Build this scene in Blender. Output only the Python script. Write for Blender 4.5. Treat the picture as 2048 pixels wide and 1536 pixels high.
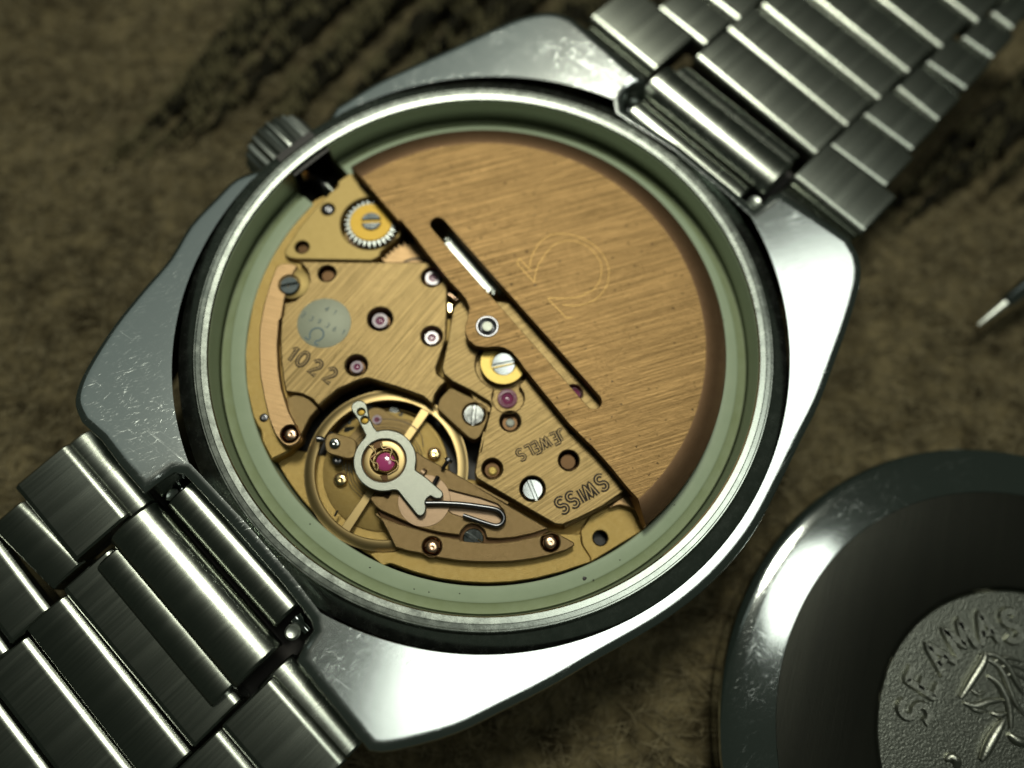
import bpy, bmesh, math, random
from mathutils import Vector, Matrix
from mathutils.geometry import delaunay_2d_cdt
import numpy as np

random.seed(7)
rng = np.random.default_rng(7)
R = math.radians
sc = bpy.context.scene
for o in list(bpy.data.objects):
    bpy.data.objects.remove(o)
sc.unit_settings.system = 'METRIC'
sc.unit_settings.scale_length = 0.001          # one unit is one millimetre

# ---------------------------------------------------------------- camera
CP = Vector((-0.41727, -15.77508, 39.2545))
ROT = [[0.99907938, 0.0, -0.04289973], [-0.01287334, 0.95391412, -0.29980347], [0.04092266, 0.30007973, 0.95303593]]
cam = bpy.data.cameras.new('camera')
co = bpy.data.objects.new('camera', cam)
sc.collection.objects.link(co)
co.matrix_world = Matrix.Translation(CP) @ Matrix(ROT).to_4x4()
FPX = 1450.0
cam.sensor_width = 36.0
cam.lens = 36.0 * FPX / 2048.0
cam.clip_start = 0.5
cam.clip_end = 1000.0
cam.dof.use_dof = True
cam.dof.focus_distance = 39.0
cam.dof.aperture_fstop = 0.0165
sc.camera = co

# ---------------------------------------------------------------- world and lamp
w = bpy.data.worlds.new('World')
sc.world = w
w.use_nodes = True
nt = w.node_tree
bg = nt.nodes['Background']
bg.inputs[0].default_value = (0.75, 0.95, 0.72, 1)
bg.inputs[1].default_value = 0.03

def area(name, loc, target, size, power, col, shape='DISK'):
    d = bpy.data.lights.new(name, 'AREA')
    d.shape = shape
    d.size = size
    d.energy = power
    d.color = col
    o = bpy.data.objects.new(name, d)
    sc.collection.objects.link(o)
    o.location = loc
    o.rotation_euler = (Vector(target) - Vector(loc)).to_track_quat('-Z', 'Y').to_euler()
    return o
area('desk_lamp', (-6, 133, 300), (0, 0, 0), 78, 570000, (1.0, 1.0, 0.84))
area('flange_fill', (155, 78, 600), (0, 0, 0), 230, 400000, (0.95, 1.0, 0.90))  # fill lamp added to whiten the flange at bottom and right
area('lug_fill', (-270, 470, 600), (0, 0, 0), 520, 110000, (0.86, 1.0, 0.92))  # broad dim fill added so the upper and left flange reflects grey
sc.view_settings.view_transform = 'Standard'
sc.view_settings.look = 'None'
sc.view_settings.exposure = 0.0
sc.view_settings.gamma = 1.0
sc.cycles.max_bounces = 6
sc.cycles.use_denoising = True

# ---------------------------------------------------------------- pixel to place
def P(p, z):
    x, y = p
    c = ((x - 1024) / FPX, -(y - 768) / FPX, -1.0)
    d = [sum(ROT[i][k] * c[k] for k in range(3)) for i in range(3)]
    t = (z - CP.z) / d[2]
    return Vector((CP.x + d[0] * t, CP.y + d[1] * t, z))
def zo(ox, oy, s):
    return lambda x, y: (ox + x / s, oy + y / s)
A = zo(480, 300, 4.096); B = zo(480, 640, 4.096); K = zo(580, 780, 4.096)
D = zo(800, 560, 4.096); E = zo(840, 860, 4.096); G = zo(800, 380, 4.096)
Q = lambda x, y: (x, y)
def L(f, *pts):
    return [f(x, y) for x, y in pts]
def wr(p, rpx, z):                              # radius in mm of a circle rpx picture pixels wide at p
    a = P((p[0] - rpx, p[1]), z); b = P((p[0] + rpx, p[1]), z)
    return (b - a).length / 2
def W(pts, z):
    return [P(p, z).xy for p in pts]

# ---------------------------------------------------------------- materials
def mat(name, col, rough=0.4, metal=1.0, col2=None, brush=None, cscale=1.0, cmix=0.5, bump=0.0, bscale=8.0,
        grit=0.0, gscale=40.0, rvar=0.0, spec=0.5, coat=0.0, aniso=0.0, speck=0.0):
    m = bpy.data.materials.new(name)
    m.use_nodes = True
    n = m.node_tree.nodes; l = m.node_tree.links
    b = n['Principled BSDF']
    b.inputs['Base Color'].default_value = (*col, 1)
    b.inputs['Roughness'].default_value = rough
    b.inputs['Metallic'].default_value = metal
    b.inputs['Specular IOR Level'].default_value = spec
    b.inputs['Coat Weight'].default_value = coat
    tc = n.new('ShaderNodeTexCoord')
    src = tc.outputs['Object']
    if brush is not None:
        mp = n.new('ShaderNodeMapping'); mp.vector_type = 'TEXTURE'
        mp.inputs['Rotation'].default_value = (0, 0, R(brush))
        l.new(src, mp.inputs['Vector'])
        m2 = n.new('ShaderNodeMapping')
        m2.inputs['Scale'].default_value = (0.014, 1, 1)
        l.new(mp.outputs[0], m2.inputs['Vector'])
        bs = m2.outputs[0]
    else:
        bs = src
    if col2 is not None:
        t = n.new('ShaderNodeTexNoise'); t.inputs['Scale'].default_value = cscale
        t.inputs['Detail'].default_value = 6; t.inputs['Roughness'].default_value = 0.65
        l.new(bs if brush is not None else src, t.inputs['Vector'])
        r = n.new('ShaderNodeValToRGB')
        r.color_ramp.elements[0].position = 0.5 - cmix / 2; r.color_ramp.elements[1].position = 0.5 + cmix / 2
        r.color_ramp.elements[0].color = (*col, 1); r.color_ramp.elements[1].color = (*col2, 1)
        l.new(t.outputs['Fac'], r.inputs[0])
        cout = r.outputs[0]
        if speck > 0:
            v = n.new('ShaderNodeTexNoise'); v.inputs['Scale'].default_value = 3.2; v.inputs['Detail'].default_value = 3
            l.new(src, v.inputs['Vector'])
            r3 = n.new('ShaderNodeValToRGB')
            r3.color_ramp.elements[0].position = 0.67; r3.color_ramp.elements[1].position = 0.70
            l.new(v.outputs['Fac'], r3.inputs[0])
            mx = n.new('ShaderNodeMixRGB'); mx.inputs[2].default_value = (0.06, 0.04, 0.02, 1)
            mm = n.new('ShaderNodeMath'); mm.operation = 'MULTIPLY'; mm.inputs[1].default_value = speck
            l.new(r3.outputs[0], mm.inputs[0]); l.new(mm.outputs[0], mx.inputs[0]); l.new(cout, mx.inputs[1])
            cout = mx.outputs[0]
        l.new(cout, b.inputs['Base Color'])
    last = None
    if bump > 0:
        t = n.new('ShaderNodeTexNoise'); t.inputs['Scale'].default_value = bscale
        t.inputs['Detail'].default_value = 8; t.inputs['Roughness'].default_value = 0.75
        l.new(bs, t.inputs['Vector'])
        bp = n.new('ShaderNodeBump'); bp.inputs['Strength'].default_value = bump; bp.inputs['Distance'].default_value = 0.05
        l.new(t.outputs['Fac'], bp.inputs['Height']); last = bp
    if grit > 0:
        t = n.new('ShaderNodeTexNoise'); t.inputs['Scale'].default_value = gscale
        t.inputs['Detail'].default_value = 3
        l.new(src, t.inputs['Vector'])
        bp = n.new('ShaderNodeBump'); bp.inputs['Strength'].default_value = grit; bp.inputs['Distance'].default_value = 0.03
        l.new(t.outputs['Fac'], bp.inputs['Height'])
        if last: l.new(last.outputs[0], bp.inputs['Normal'])
        last = bp
    if last: l.new(last.outputs[0], b.inputs['Normal'])
    if rvar > 0:
        t = n.new('ShaderNodeTexNoise'); t.inputs['Scale'].default_value = 1.3; t.inputs['Detail'].default_value = 8
        t.inputs['Roughness'].default_value = 0.8
        l.new(bs, t.inputs['Vector'])
        mr = n.new('ShaderNodeMapRange'); mr.inputs[3].default_value = max(0.02, rough - rvar); mr.inputs[4].default_value = rough + rvar
        mr.inputs[1].default_value = 0.3; mr.inputs[2].default_value = 0.7
        l.new(t.outputs['Fac'], mr.inputs[0]); l.new(mr.outputs[0], b.inputs['Roughness'])
    return m

def steel_scratched(name, col, rough):
    # polished steel with hairline scratches in several directions and dull handling marks
    m = bpy.data.materials.new(name); m.use_nodes = True
    n = m.node_tree.nodes; l = m.node_tree.links; b = n['Principled BSDF']
    b.inputs['Base Color'].default_value = (*col, 1); b.inputs['Metallic'].default_value = 1
    tc = n.new('ShaderNodeTexCoord')
    tot = None
    for ang_, sc_, th in ((20, 11, 0.60), (-35, 9, 0.63), (75, 10, 0.65), (48, 14, 0.60)):
        mp = n.new('ShaderNodeMapping'); mp.vector_type = 'TEXTURE'; mp.inputs['Rotation'].default_value = (0, 0, R(ang_))
        l.new(tc.outputs['Object'], mp.inputs['Vector'])
        dn = n.new('ShaderNodeTexNoise'); dn.inputs['Scale'].default_value = 0.25
        m2 = n.new('ShaderNodeMapping'); m2.inputs['Scale'].default_value = (0.016, 1, 1); m2.inputs['Location'].default_value = (ang_, 0, 0)
        l.new(mp.outputs[0], m2.inputs['Vector'])
        t = n.new('ShaderNodeTexNoise'); t.inputs['Scale'].default_value = sc_; t.inputs['Detail'].default_value = 4; t.inputs['Roughness'].default_value = 0.7
        l.new(m2.outputs[0], t.inputs['Vector'])
        r = n.new('ShaderNodeMapRange'); r.inputs[1].default_value = th; r.inputs[2].default_value = th + 0.1
        l.new(t.outputs['Fac'], r.inputs[0])
        if tot is None: tot = r.outputs[0]
        else:
            a = n.new('ShaderNodeMath'); a.operation = 'ADD'; l.new(tot, a.inputs[0]); l.new(r.outputs[0], a.inputs[1]); tot = a.outputs[0]
    big = n.new('ShaderNodeTexNoise'); big.inputs['Scale'].default_value = 0.22; big.inputs['Detail'].default_value = 5
    l.new(tc.outputs['Object'], big.inputs['Vector'])
    br = n.new('ShaderNodeMapRange'); br.inputs[1].default_value = 0.42; br.inputs[2].default_value = 0.62
    br.inputs[3].default_value = 0.15; br.inputs[4].default_value = 1.0
    l.new(big.outputs['Fac'], br.inputs[0])
    mu = n.new('ShaderNodeMath'); mu.operation = 'MULTIPLY'; l.new(tot, mu.inputs[0]); l.new(br.outputs[0], mu.inputs[1])
    ro = n.new('ShaderNodeMapRange'); ro.inputs[3].default_value = rough; ro.inputs[4].default_value = rough + 0.18
    l.new(mu.outputs[0], ro.inputs[0]); l.new(ro.outputs[0], b.inputs['Roughness'])
    bp = n.new('ShaderNodeBump'); bp.inputs['Strength'].default_value = 0.10; bp.inputs['Distance'].default_value = 0.01; bp.invert = True
    l.new(mu.outputs[0], bp.inputs['Height']); l.new(bp.outputs[0], b.inputs['Normal'])
    return m

M = {}
M['rotor'] = mat('brushed_rotor_gold', (0.13, 0.08, 0.034), 0.42, 1, (0.40, 0.25, 0.105), brush=17, cscale=9, cmix=0.34, bump=0.6, bscale=16, grit=0.25, gscale=26, speck=0.95)
M['rotor_rim'] = mat('rotor_rim_bronze', (0.22, 0.13, 0.07), 0.5, 1, (0.26, 0.16, 0.09), cscale=2, grit=0.15)
M['bridge'] = mat('brushed_bridge_gold', (0.17, 0.12, 0.052), 0.45, 1, (0.45, 0.32, 0.145), brush=52, cscale=9, cmix=0.36, bump=0.6, bscale=15, grit=0.15, gscale=26)
M['bridge2'] = mat('brushed_train_gold', (0.17, 0.12, 0.052), 0.45, 1, (0.45, 0.32, 0.145), brush=32, cscale=9, cmix=0.36, bump=0.6, bscale=15, grit=0.15, gscale=26)
M['matte'] = mat('frosted_gold', (0.32, 0.22, 0.10), 0.5, 1, (0.38, 0.27, 0.125), cscale=4, grit=1.0, gscale=26)
M['matte2'] = mat('frosted_copper_gold', (0.30, 0.205, 0.095), 0.5, 1, (0.36, 0.245, 0.12), cscale=3, grit=1.0, gscale=26)
M['winding'] = mat('smooth_bridge_gold', (0.38, 0.28, 0.11), 0.58, 1, (0.43, 0.32, 0.13), cscale=2, grit=0.25, gscale=12)
M['plate'] = mat('base_plate_gold', (0.44, 0.30, 0.10), 0.5, 1, (0.50, 0.36, 0.14), cscale=3, grit=0.9, gscale=24)
M['copper'] = mat('circular_grained_copper', (0.34, 0.22, 0.11), 0.45, 1, (0.50, 0.33, 0.17), brush=-15, cscale=7, cmix=0.6, bump=0.5, bscale=9)
M['insert'] = mat('rose_insert', (0.33, 0.23, 0.15), 0.5, 1, (0.37, 0.26, 0.17), cscale=4, grit=0.3, gscale=16)
M['brass'] = mat('yellow_brass', (0.50, 0.33, 0.07), 0.55, 1, (0.46, 0.30, 0.06), cscale=3, grit=0.12)
M['dullbrass'] = mat('dull_brass', (0.34, 0.25, 0.07), 0.42, 1, (0.38, 0.28, 0.09), cscale=3, grit=0.3, gscale=20)
M['wheel'] = mat('balance_rim_brass', (0.38, 0.28, 0.13), 0.38, 1)
M['pol'] = mat('polished_gold', (0.95, 0.72, 0.36), 0.18, 1)
M['sink'] = mat('shade_darkened_gold', (0.07, 0.04, 0.02), 0.3, 1)  # gold darkened so recesses read shaded; the shade is in the colour
M['pink_pin'] = mat('rose_pin', (0.90, 0.60, 0.40), 0.25, 1)
M['steel'] = mat('polished_steel_screw', (0.50, 0.52, 0.51), 0.10, 1, rvar=0.05)
M['dsteel'] = mat('blackened_steel', (0.16, 0.16, 0.17), 0.28, 1)
M['bsteel'] = mat('satin_steel', (0.70, 0.74, 0.68), 0.38, 1, (0.62, 0.66, 0.6), brush=70, cscale=6, bump=0.3, grit=0.1)
M['reg'] = mat('regulator_steel', (0.30, 0.31, 0.27), 0.42, 1, (0.34, 0.35, 0.30), cscale=5, grit=0.5, gscale=20)
M['teeth'] = mat('tooth_steel', (0.32, 0.34, 0.32), 0.3, 1)
M['crown'] = mat('crown_steel', (0.34, 0.36, 0.33), 0.3, 1)
M['case'] = steel_scratched('polished_case_steel', (0.62, 0.66, 0.64), 0.12)
M['collar'] = mat('turned_steel', (0.46, 0.50, 0.45), 0.25, 1, grit=0.05, gscale=12, rvar=0.07)
M['wall'] = mat('inner_wall_steel', (0.30, 0.33, 0.27), 0.4, 1, grit=0.2, gscale=3)
M['link'] = mat('brushed_link_steel', (0.34, 0.36, 0.31), 0.25, 1, (0.25, 0.27, 0.24), brush=44.5, cscale=5, bump=0.13, bscale=7, rvar=0.05)
M['ring'] = mat('pale_green_plastic', (0.36, 0.44, 0.30), 0.42, 0, (0.41, 0.49, 0.34), cscale=0.7, grit=0.15, gscale=2, spec=0.4)
M['ring2'] = mat('darker_green_plastic', (0.26, 0.31, 0.16), 0.5, 0, (0.33, 0.39, 0.24), cscale=0.9, grit=0.15, gscale=2, spec=0.4)  # outer step of the ring, darker green than the inner band
M['ruby'] = mat('ruby', (0.50, 0.07, 0.22), 0.12, 0, coat=1.0, spec=0.8)
M['rubycore'] = mat('ruby_core', (0.30, 0.06, 0.15), 0.15, 0, coat=1.0)
M['rubyring'] = mat('pale_ruby_ring', (0.42, 0.32, 0.38), 0.25, 0, coat=0.5)
M['rubydark'] = mat('dark_ruby', (0.22, 0.05, 0.10), 0.1, 0, coat=1.0)
M['black'] = mat('shade_and_dirt_black', (0.012, 0.009, 0.006), 0.5, 0)  # near-black; holds the shade of recesses in its colour, also dirt specks
M['label'] = mat('grey_inlay', (0.34, 0.36, 0.27), 0.55, 0.2, (0.39, 0.41, 0.31), cscale=6, grit=0.2, gscale=18)
M['ink'] = mat('pale_blue_ink', (0.13, 0.20, 0.23), 0.5, 0)
M['engrave'] = mat('engraved_dark', (0.022, 0.013, 0.006), 0.6, 0.2)
M['engrave2'] = mat('engraved_highlight', (0.34, 0.24, 0.11), 0.45, 1)  # pale strip that paints the highlight along each engraved stroke
M['logo'] = mat('engraved_line_gold', (0.75, 0.50, 0.17), 0.45, 1)
M['back_ring'] = steel_scratched('polished_back_steel', (0.58, 0.62, 0.60), 0.10)
M['back_face'] = mat('satin_back_steel', (0.075, 0.075, 0.06), 0.28, 1, (0.06, 0.06, 0.05), cscale=0.6, brush=70, bump=0.1)
M['medal'] = mat('frosted_medal_steel', (0.26, 0.27, 0.23), 0.34, 1, grit=1.0, gscale=7)
M['relief'] = mat('relief_steel', (0.36, 0.37, 0.32), 0.36, 1, grit=0.8, gscale=8)
M['cloth'] = mat('olive_brown_cloth', (0.028, 0.022, 0.011), 0.95, 0, (0.17, 0.138, 0.072), cscale=0.4, cmix=0.3, grit=0.6, gscale=1.5, spec=0.1)
M['fibre'] = mat('cloth_fibre', (0.045, 0.036, 0.018), 0.8, 0, (0.25, 0.21, 0.12), cscale=1.0, cmix=0.3, spec=0.2)
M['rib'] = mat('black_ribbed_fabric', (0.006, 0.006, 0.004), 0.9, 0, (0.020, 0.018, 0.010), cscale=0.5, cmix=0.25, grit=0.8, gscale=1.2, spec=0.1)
M['tuft'] = mat('olive_tufts', (0.10, 0.088, 0.045), 0.9, 0, (0.19, 0.17, 0.09), cscale=0.8, spec=0.1)

# ---------------------------------------------------------------- object helpers
WORLD = {}
def link(name, me, m, parent=None, loc=(0, 0, 0), **props):
    o = bpy.data.objects.new(name, me)
    sc.collection.objects.link(o)
    if m is not None and me is not None and len(me.materials) == 0:
        me.materials.append(M[m] if isinstance(m, str) else m)
    WORLD[o.name] = Vector(loc)
    if parent is not None:
        o.parent = parent
        o.location = Vector(loc) - WORLD[parent.name]
    else:
        o.location = loc
    for k, v in props.items():
        o[k] = v
    return o
def again(src, parent, loc, scale=None, rz=None, **props):
    o = src.copy()
    sc.collection.objects.link(o)
    WORLD[o.name] = Vector(loc)
    o.parent = parent
    o.location = Vector(loc) - WORLD[parent.name]
    if scale is not None: o.scale = scale
    if rz is not None: o.rotation_euler = (0, 0, rz)
    for k, v in props.items(): o[k] = v
    return o
def smooth(me, ang=35):
    for p in me.polygons: p.use_smooth = True
    me.set_sharp_from_angle(angle=R(ang))
def mesh(name, v, f, sm=True, ang=35):
    me = bpy.data.meshes.new(name)
    me.from_pydata([tuple(x) for x in v], [], f)
    me.update()
    if sm: smooth(me, ang)
    return me
def area2(l):
    return sum(l[i][0] * l[(i + 1) % len(l)][1] - l[(i + 1) % len(l)][0] * l[i][1] for i in range(len(l))) / 2
def offset(l, d):                               # move a CCW loop inwards by d
    out = []
    n = len(l)
    for i in range(n):
        a, b, c = Vector(l[i - 1]), Vector(l[i]), Vector(l[(i + 1) % n])
        e1 = (b - a); e2 = (c - b)
        if e1.length < 1e-6 or e2.length < 1e-6: out.append(b); continue
        e1.normalize(); e2.normalize()
        n1 = Vector((-e1.y, e1.x)); n2 = Vector((-e2.y, e2.x))
        m = n1 + n2
        if m.length < 1e-4: out.append(b + n1 * d); continue
        m.normalize()
        out.append(b + m * d / max(0.5, m.dot(n1)))
    return out
def rounded(l, r=0.12, k=3):                    # round the corners of a loop
    out = []
    n = len(l)
    for i in range(n):
        a, b, c = Vector(l[i - 1]), Vector(l[i]), Vector(l[(i + 1) % n])
        u = a - b; v = c - b
        rr = min(r, u.length * 0.45, v.length * 0.45)
        if u.length < 1e-5 or v.length < 1e-5: continue
        if u.normalized().dot(v.normalized()) < -0.97: out.append(b); continue
        p0 = b + u.normalized() * rr; p1 = b + v.normalized() * rr
        for j in range(k + 1):
            t = j / k
            out.append(p0 * (1 - t) ** 2 + b * 2 * t * (1 - t) + p1 * t * t)
    return out
def spline(l, closed=False, k=5):               # Catmull-Rom through points
    n = len(l); out = []
    rngi = range(n if closed else n - 1)
    for i in rngi:
        p = [Vector(l[(i + j) % n]) if closed else Vector(l[min(max(i + j, 0), n - 1)]) for j in (-1, 0, 1, 2)]
        for s in range(k):
            t = s / k
            out.append(0.5 * ((2 * p[1]) + (p[2] - p[0]) * t + (2 * p[0] - 5 * p[1] + 4 * p[2] - p[3]) * t * t + (3 * p[1] - p[0] - 3 * p[2] + p[3]) * t ** 3))
    if not closed: out.append(Vector(l[-1]))
    return out
def circle(c, r, n=40, a0=0):
    return [Vector((c[0] + r * math.cos(a0 + 2 * math.pi * i / n), c[1] + r * math.sin(a0 + 2 * math.pi * i / n))) for i in range(n)]
def pinside(q, x, y):
    x1, y1 = q[:, 0], q[:, 1]; x2, y2 = np.roll(x1, -1), np.roll(y1, -1)
    m = (y1 > y) != (y2 > y)
    with np.errstate(divide='ignore', invalid='ignore'):
        xi = (x2 - x1) * (y - y1) / (y2 - y1) + x1
    return bool(np.count_nonzero(m & (x < xi)) % 2)
def prism_mesh(name, outer, holes, zt, zb, c=0.05, org=(0, 0)):
    loops = []
    for i, l in enumerate([outer] + list(holes)):
        l = [Vector((p[0] - org[0], p[1] - org[1])) for p in l]
        ccw = area2(l) > 0
        if (i == 0) != ccw: l = l[::-1]
        loops.append(l)
    v = []; f = []
    tops = []
    for l in loops:
        inn = offset(l, c)
        base = len(v); n = len(l)
        v += [(p.x, p.y, zt) for p in inn] + [(p.x, p.y, zt - c * 0.8) for p in l] + [(p.x, p.y, zb) for p in l]
        tops.append((base, inn))
        for i in range(n):
            j = (i + 1) % n
            f.append((base + n + i, base + n + j, base + j, base + i))
            f.append((base + 2 * n + i, base + 2 * n + j, base + n + j, base + n + i))
    pts = []; edges = []; idx = []
    for b0, inn in tops:
        k0 = len(pts); n = len(inn)
        pts += [Vector((p.x, p.y)) for p in inn]; edges += [(k0 + i, k0 + (i + 1) % n) for i in range(n)]
        idx += [b0 + i for i in range(n)]
    V2, E2, F2, ov, oe, of = delaunay_2d_cdt(pts, edges, [], 0, 1e-6)
    remap = []
    for k in range(len(V2)):
        if ov[k]: remap.append(idx[ov[k][0]])
        else: remap.append(len(v)); v.append((V2[k].x, V2[k].y, zt))
    arrs = [np.array([(p.x, p.y) for p in inn]) for _, inn in tops]
    for t in F2:
        cx = sum(V2[k].x for k in t) / 3; cy = sum(V2[k].y for k in t) / 3
        if not pinside(arrs[0], cx, cy) or any(pinside(q, cx, cy) for q in arrs[1:]): continue
        a, b, d = t
        if (V2[b] - V2[a]).cross(V2[d] - V2[a]) < 0: a, b, d = a, d, b
        f.append((remap[a], remap[b], remap[d]))
    return mesh(name, v, f, True, 30)
def prism(name, pts, z, zb, m, parent, holes=(), c=0.05, r=0.1, **props):
    """pts: picture points of the outline at height z; holes: world loops"""
    l = W(pts, z) if not isinstance(pts[0], Vector) else pts
    if r: l = rounded(l, r)
    org = sum((Vector(p) for p in l), Vector((0, 0))) / len(l)
    me = prism_mesh(name, l, holes, 0, zb - z, c, org)
    return link(name, me, m, parent, (org.x, org.y, z), **props)
def lathe_mesh(name, prof, n=48, ang=35, a0=0.0, a1=None):
    v = []; f = []
    full = a1 is None
    steps = n if full else n + 1
    for i in range(steps):
        a = a0 + (2 * math.pi * i / n if full else (a1 - a0) * i / n)
        for r, z in prof: v.append((r * math.cos(a), r * math.sin(a), z))
    k = len(prof)
    for i in range(n):
        j = (i + 1) % n if full else i + 1
        for q in range(k - 1):
            if prof[q][0] < 1e-6 and prof[q + 1][0] < 1e-6: continue
            if prof[q][0] < 1e-6: f.append((i * k + q, j * k + q + 1, i * k + q + 1)) if False else f.append((i * k + q, i * k + q + 1, j * k + q + 1))
            elif prof[q + 1][0] < 1e-6: f.append((i * k + q, i * k + q + 1, j * k + q))
            else: f.append((i * k + q, i * k + q + 1, j * k + q + 1, j * k + q))
    me = mesh(name, v, f, True, ang)
    bm = bmesh.new(); bm.from_mesh(me)
    bmesh.ops.remove_doubles(bm, verts=bm.verts, dist=1e-5)
    bmesh.ops.recalc_face_normals(bm, faces=bm.faces)
    bm.to_mesh(me); bm.free()
    smooth(me, ang)
    return me
def lathe(name, prof, m, parent, loc, n=48, ang=35, a0=0.0, a1=None, **props):
    return link(name, lathe_mesh(name, prof, n, ang, a0, a1), m, parent, loc, **props)
def tube_data(path, r, n=8, cap=True):
    pts = [Vector(p) if len(p) == 3 else Vector((p[0], p[1], 0)) for p in path]
    rr = r if isinstance(r, (list, tuple)) else [r] * len(pts)
    v = []; f = []
    for i, p in enumerate(pts):
        t = (pts[min(i + 1, len(pts) - 1)] - pts[max(i - 1, 0)]).normalized()
        up = Vector((0, 0, 1)) if abs(t.z) < 0.9 else Vector((1, 0, 0))
        s = t.cross(up).normalized(); u = s.cross(t)
        for k in range(n):
            a = 2 * math.pi * k / n
            v.append(p + (s * math.cos(a) + u * math.sin(a)) * rr[i])
    for i in range(len(pts) - 1):
        for k in range(n):
            k2 = (k + 1) % n
            f.append((i * n + k, i * n + k2, (i + 1) * n + k2, (i + 1) * n + k))
    if cap:
        f.append(tuple(range(n))); f.append(tuple((len(pts) - 1) * n + k for k in range(n))[::-1])
    return v, f
def tube(name, path, r, m, parent, n=8, **props):
    path = [Vector(p) for p in path]
    org = sum(path, Vector((0, 0, 0))) / len(path)
    v, f = tube_data([p - org for p in path], r, n)
    return link(name, mesh(name, v, f, True, 50), m, parent, org, **props)
def ribbon_data(path, wdt, z0, h):              # raised flat strip with sloped sides, round ends
    v = []; f = []
    n = len(path)
    for i, p in enumerate(path):
        a = path[max(i - 1, 0)]; b = path[min(i + 1, n - 1)]
        t = (b - a).normalized(); s = Vector((-t.y, t.x))
        for k, hh in ((-1, 0), (-0.6, h), (0.6, h), (1, 0)):
            q = p + s * (wdt / 2 * k)
            v.append((q.x, q.y, z0 + hh))
    for i in range(n - 1):
        for k in range(3):
            f.append((i * 4 + k, (i + 1) * 4 + k, (i + 1) * 4 + k + 1, i * 4 + k + 1))
    f.append((0, 1, 2, 3)); f.append((n * 4 - 1, n * 4 - 2, n * 4 - 3, n * 4 - 4))
    return v, f

# ---------------------------------------------------------------- stroke lettering
def arc(cx, cy, rx, ry, a, b, k=8):
    return [(cx + rx * math.cos(R(a + (b - a) * i / k)), cy + ry * math.sin(R(a + (b - a) * i / k))) for i in range(k + 1)]
GLY = {
 '0': [arc(.3, .5, .28, .5, 90, 450, 20)], '1': [[(.08, .75), (.3, 1), (.3, 0)]],
 '2': [arc(.3, .72, .26, .27, 170, -30, 8) + [(.04, 0), (.6, 0)]],
 '3': [arc(.28, .75, .24, .24, 150, -80, 8) + arc(.28, .26, .28, .26, 80, -150, 8)],
 '4': [[(.45, 0), (.45, 1), (.02, .3), (.6, .3)]],
 '6': [arc(.3, .28, .26, .28, 150, 510, 14) + [(.08, .5), (.2, .85), (.45, 1)]],
 '9': [arc(.3, .72, .26, .28, -30, -390, 14) + [(.52, .5), (.4, .15), (.15, 0)]],
 'S': [arc(.3, .75, .25, .24, 30, 255, 8) + arc(.3, .26, .27, .26, 80, -150, 8)],
 'W': [[(0, 1), (.2, 0), (.4, .9), (.6, 0), (.8, 1)]], 'I': [[(.1, 0), (.1, 1)]],
 'J': [[(.4, 1), (.4, .25)] + arc(.2, .25, .2, .25, 0, -160, 6)], 'E': [[(.5, 1), (0, 1), (0, 0), (.5, 0)], [(0, .5), (.4, .5)]],
 'L': [[(0, 1), (0, 0), (.5, 0)]], 'A': [[(0, 0), (.33, 1), (.66, 0)], [(.12, .35), (.54, .35)]],
 'M': [[(0, 0), (.08, 1), (.4, .25), (.72, 1), (.8, 0)]], 'T': [[(0, 1), (.6, 1)], [(.3, 1), (.3, 0)]],
 'R': [[(0,0),(0,1),(.3,1)]+arc(.3,.75,.24,.25,90,-90,6)+[(0,.5)],[(.25,.5),(.58,0)]],
 'O': [arc(.42, .55, .36, .42, -62, -40 + 282, 22)],
 'omega': [[(0, 0), (.02, -.08), (.27, -.08)] + arc(.5, .5, .44, .46, 238, -58, 22) + [(.73, -.08), (.98, -.08), (1, 0)]],
}
WID = {'1': .42, 'I': .2, 'W': .8, 'M': .8, 'A': .66, 'E': .5, 'L': .5, 'J': .4, 'omega': 1.0}
def letters(pos, ch, hgt, d, z, wdt):           # glyph centred at pos, reading direction d
    d = Vector(d).normalized(); u = Vector((-d.y, d.x))
    wd = WID.get(ch, .6)
    v = []; f = []
    for st in GLY[ch]:
        pts = [Vector(p) for p in st]
        if len(pts) < 7: pts = [a for i in range(len(pts) - 1) for a in (pts[i], pts[i].lerp(pts[i + 1], .06), pts[i].lerp(pts[i + 1], .94))] + [pts[-1]]
        path = [Vector(pos) + d * ((p.x - wd / 2) * hgt) + u * ((p.y - .5) * hgt) for p in pts]
        a, b = ribbon_data(path, wdt, z, 0.02)
        f += [tuple(i + len(v) for i in q) for q in b]; v += a
    return v, f
def letter(ch, p, hpx, dpx, z, wdt, m, parent, m2=None, name='letter'):
    a = P(p, z); b = P((p[0] + dpx[0], p[1] + dpx[1]), z)
    d = (b - a).xy
    h = hpx / 2 * 0 + wr(p, hpx / 2, z) * 2
    v, f = letters((0, 0), ch, h, d, 0.004, wdt)
    o = link(name, mesh(name, v, f, False), m, parent, (a.x, a.y, z))
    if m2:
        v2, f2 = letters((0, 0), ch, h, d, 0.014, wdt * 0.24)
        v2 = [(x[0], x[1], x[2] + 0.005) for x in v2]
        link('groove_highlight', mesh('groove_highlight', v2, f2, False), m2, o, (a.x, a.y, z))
    return o

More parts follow.
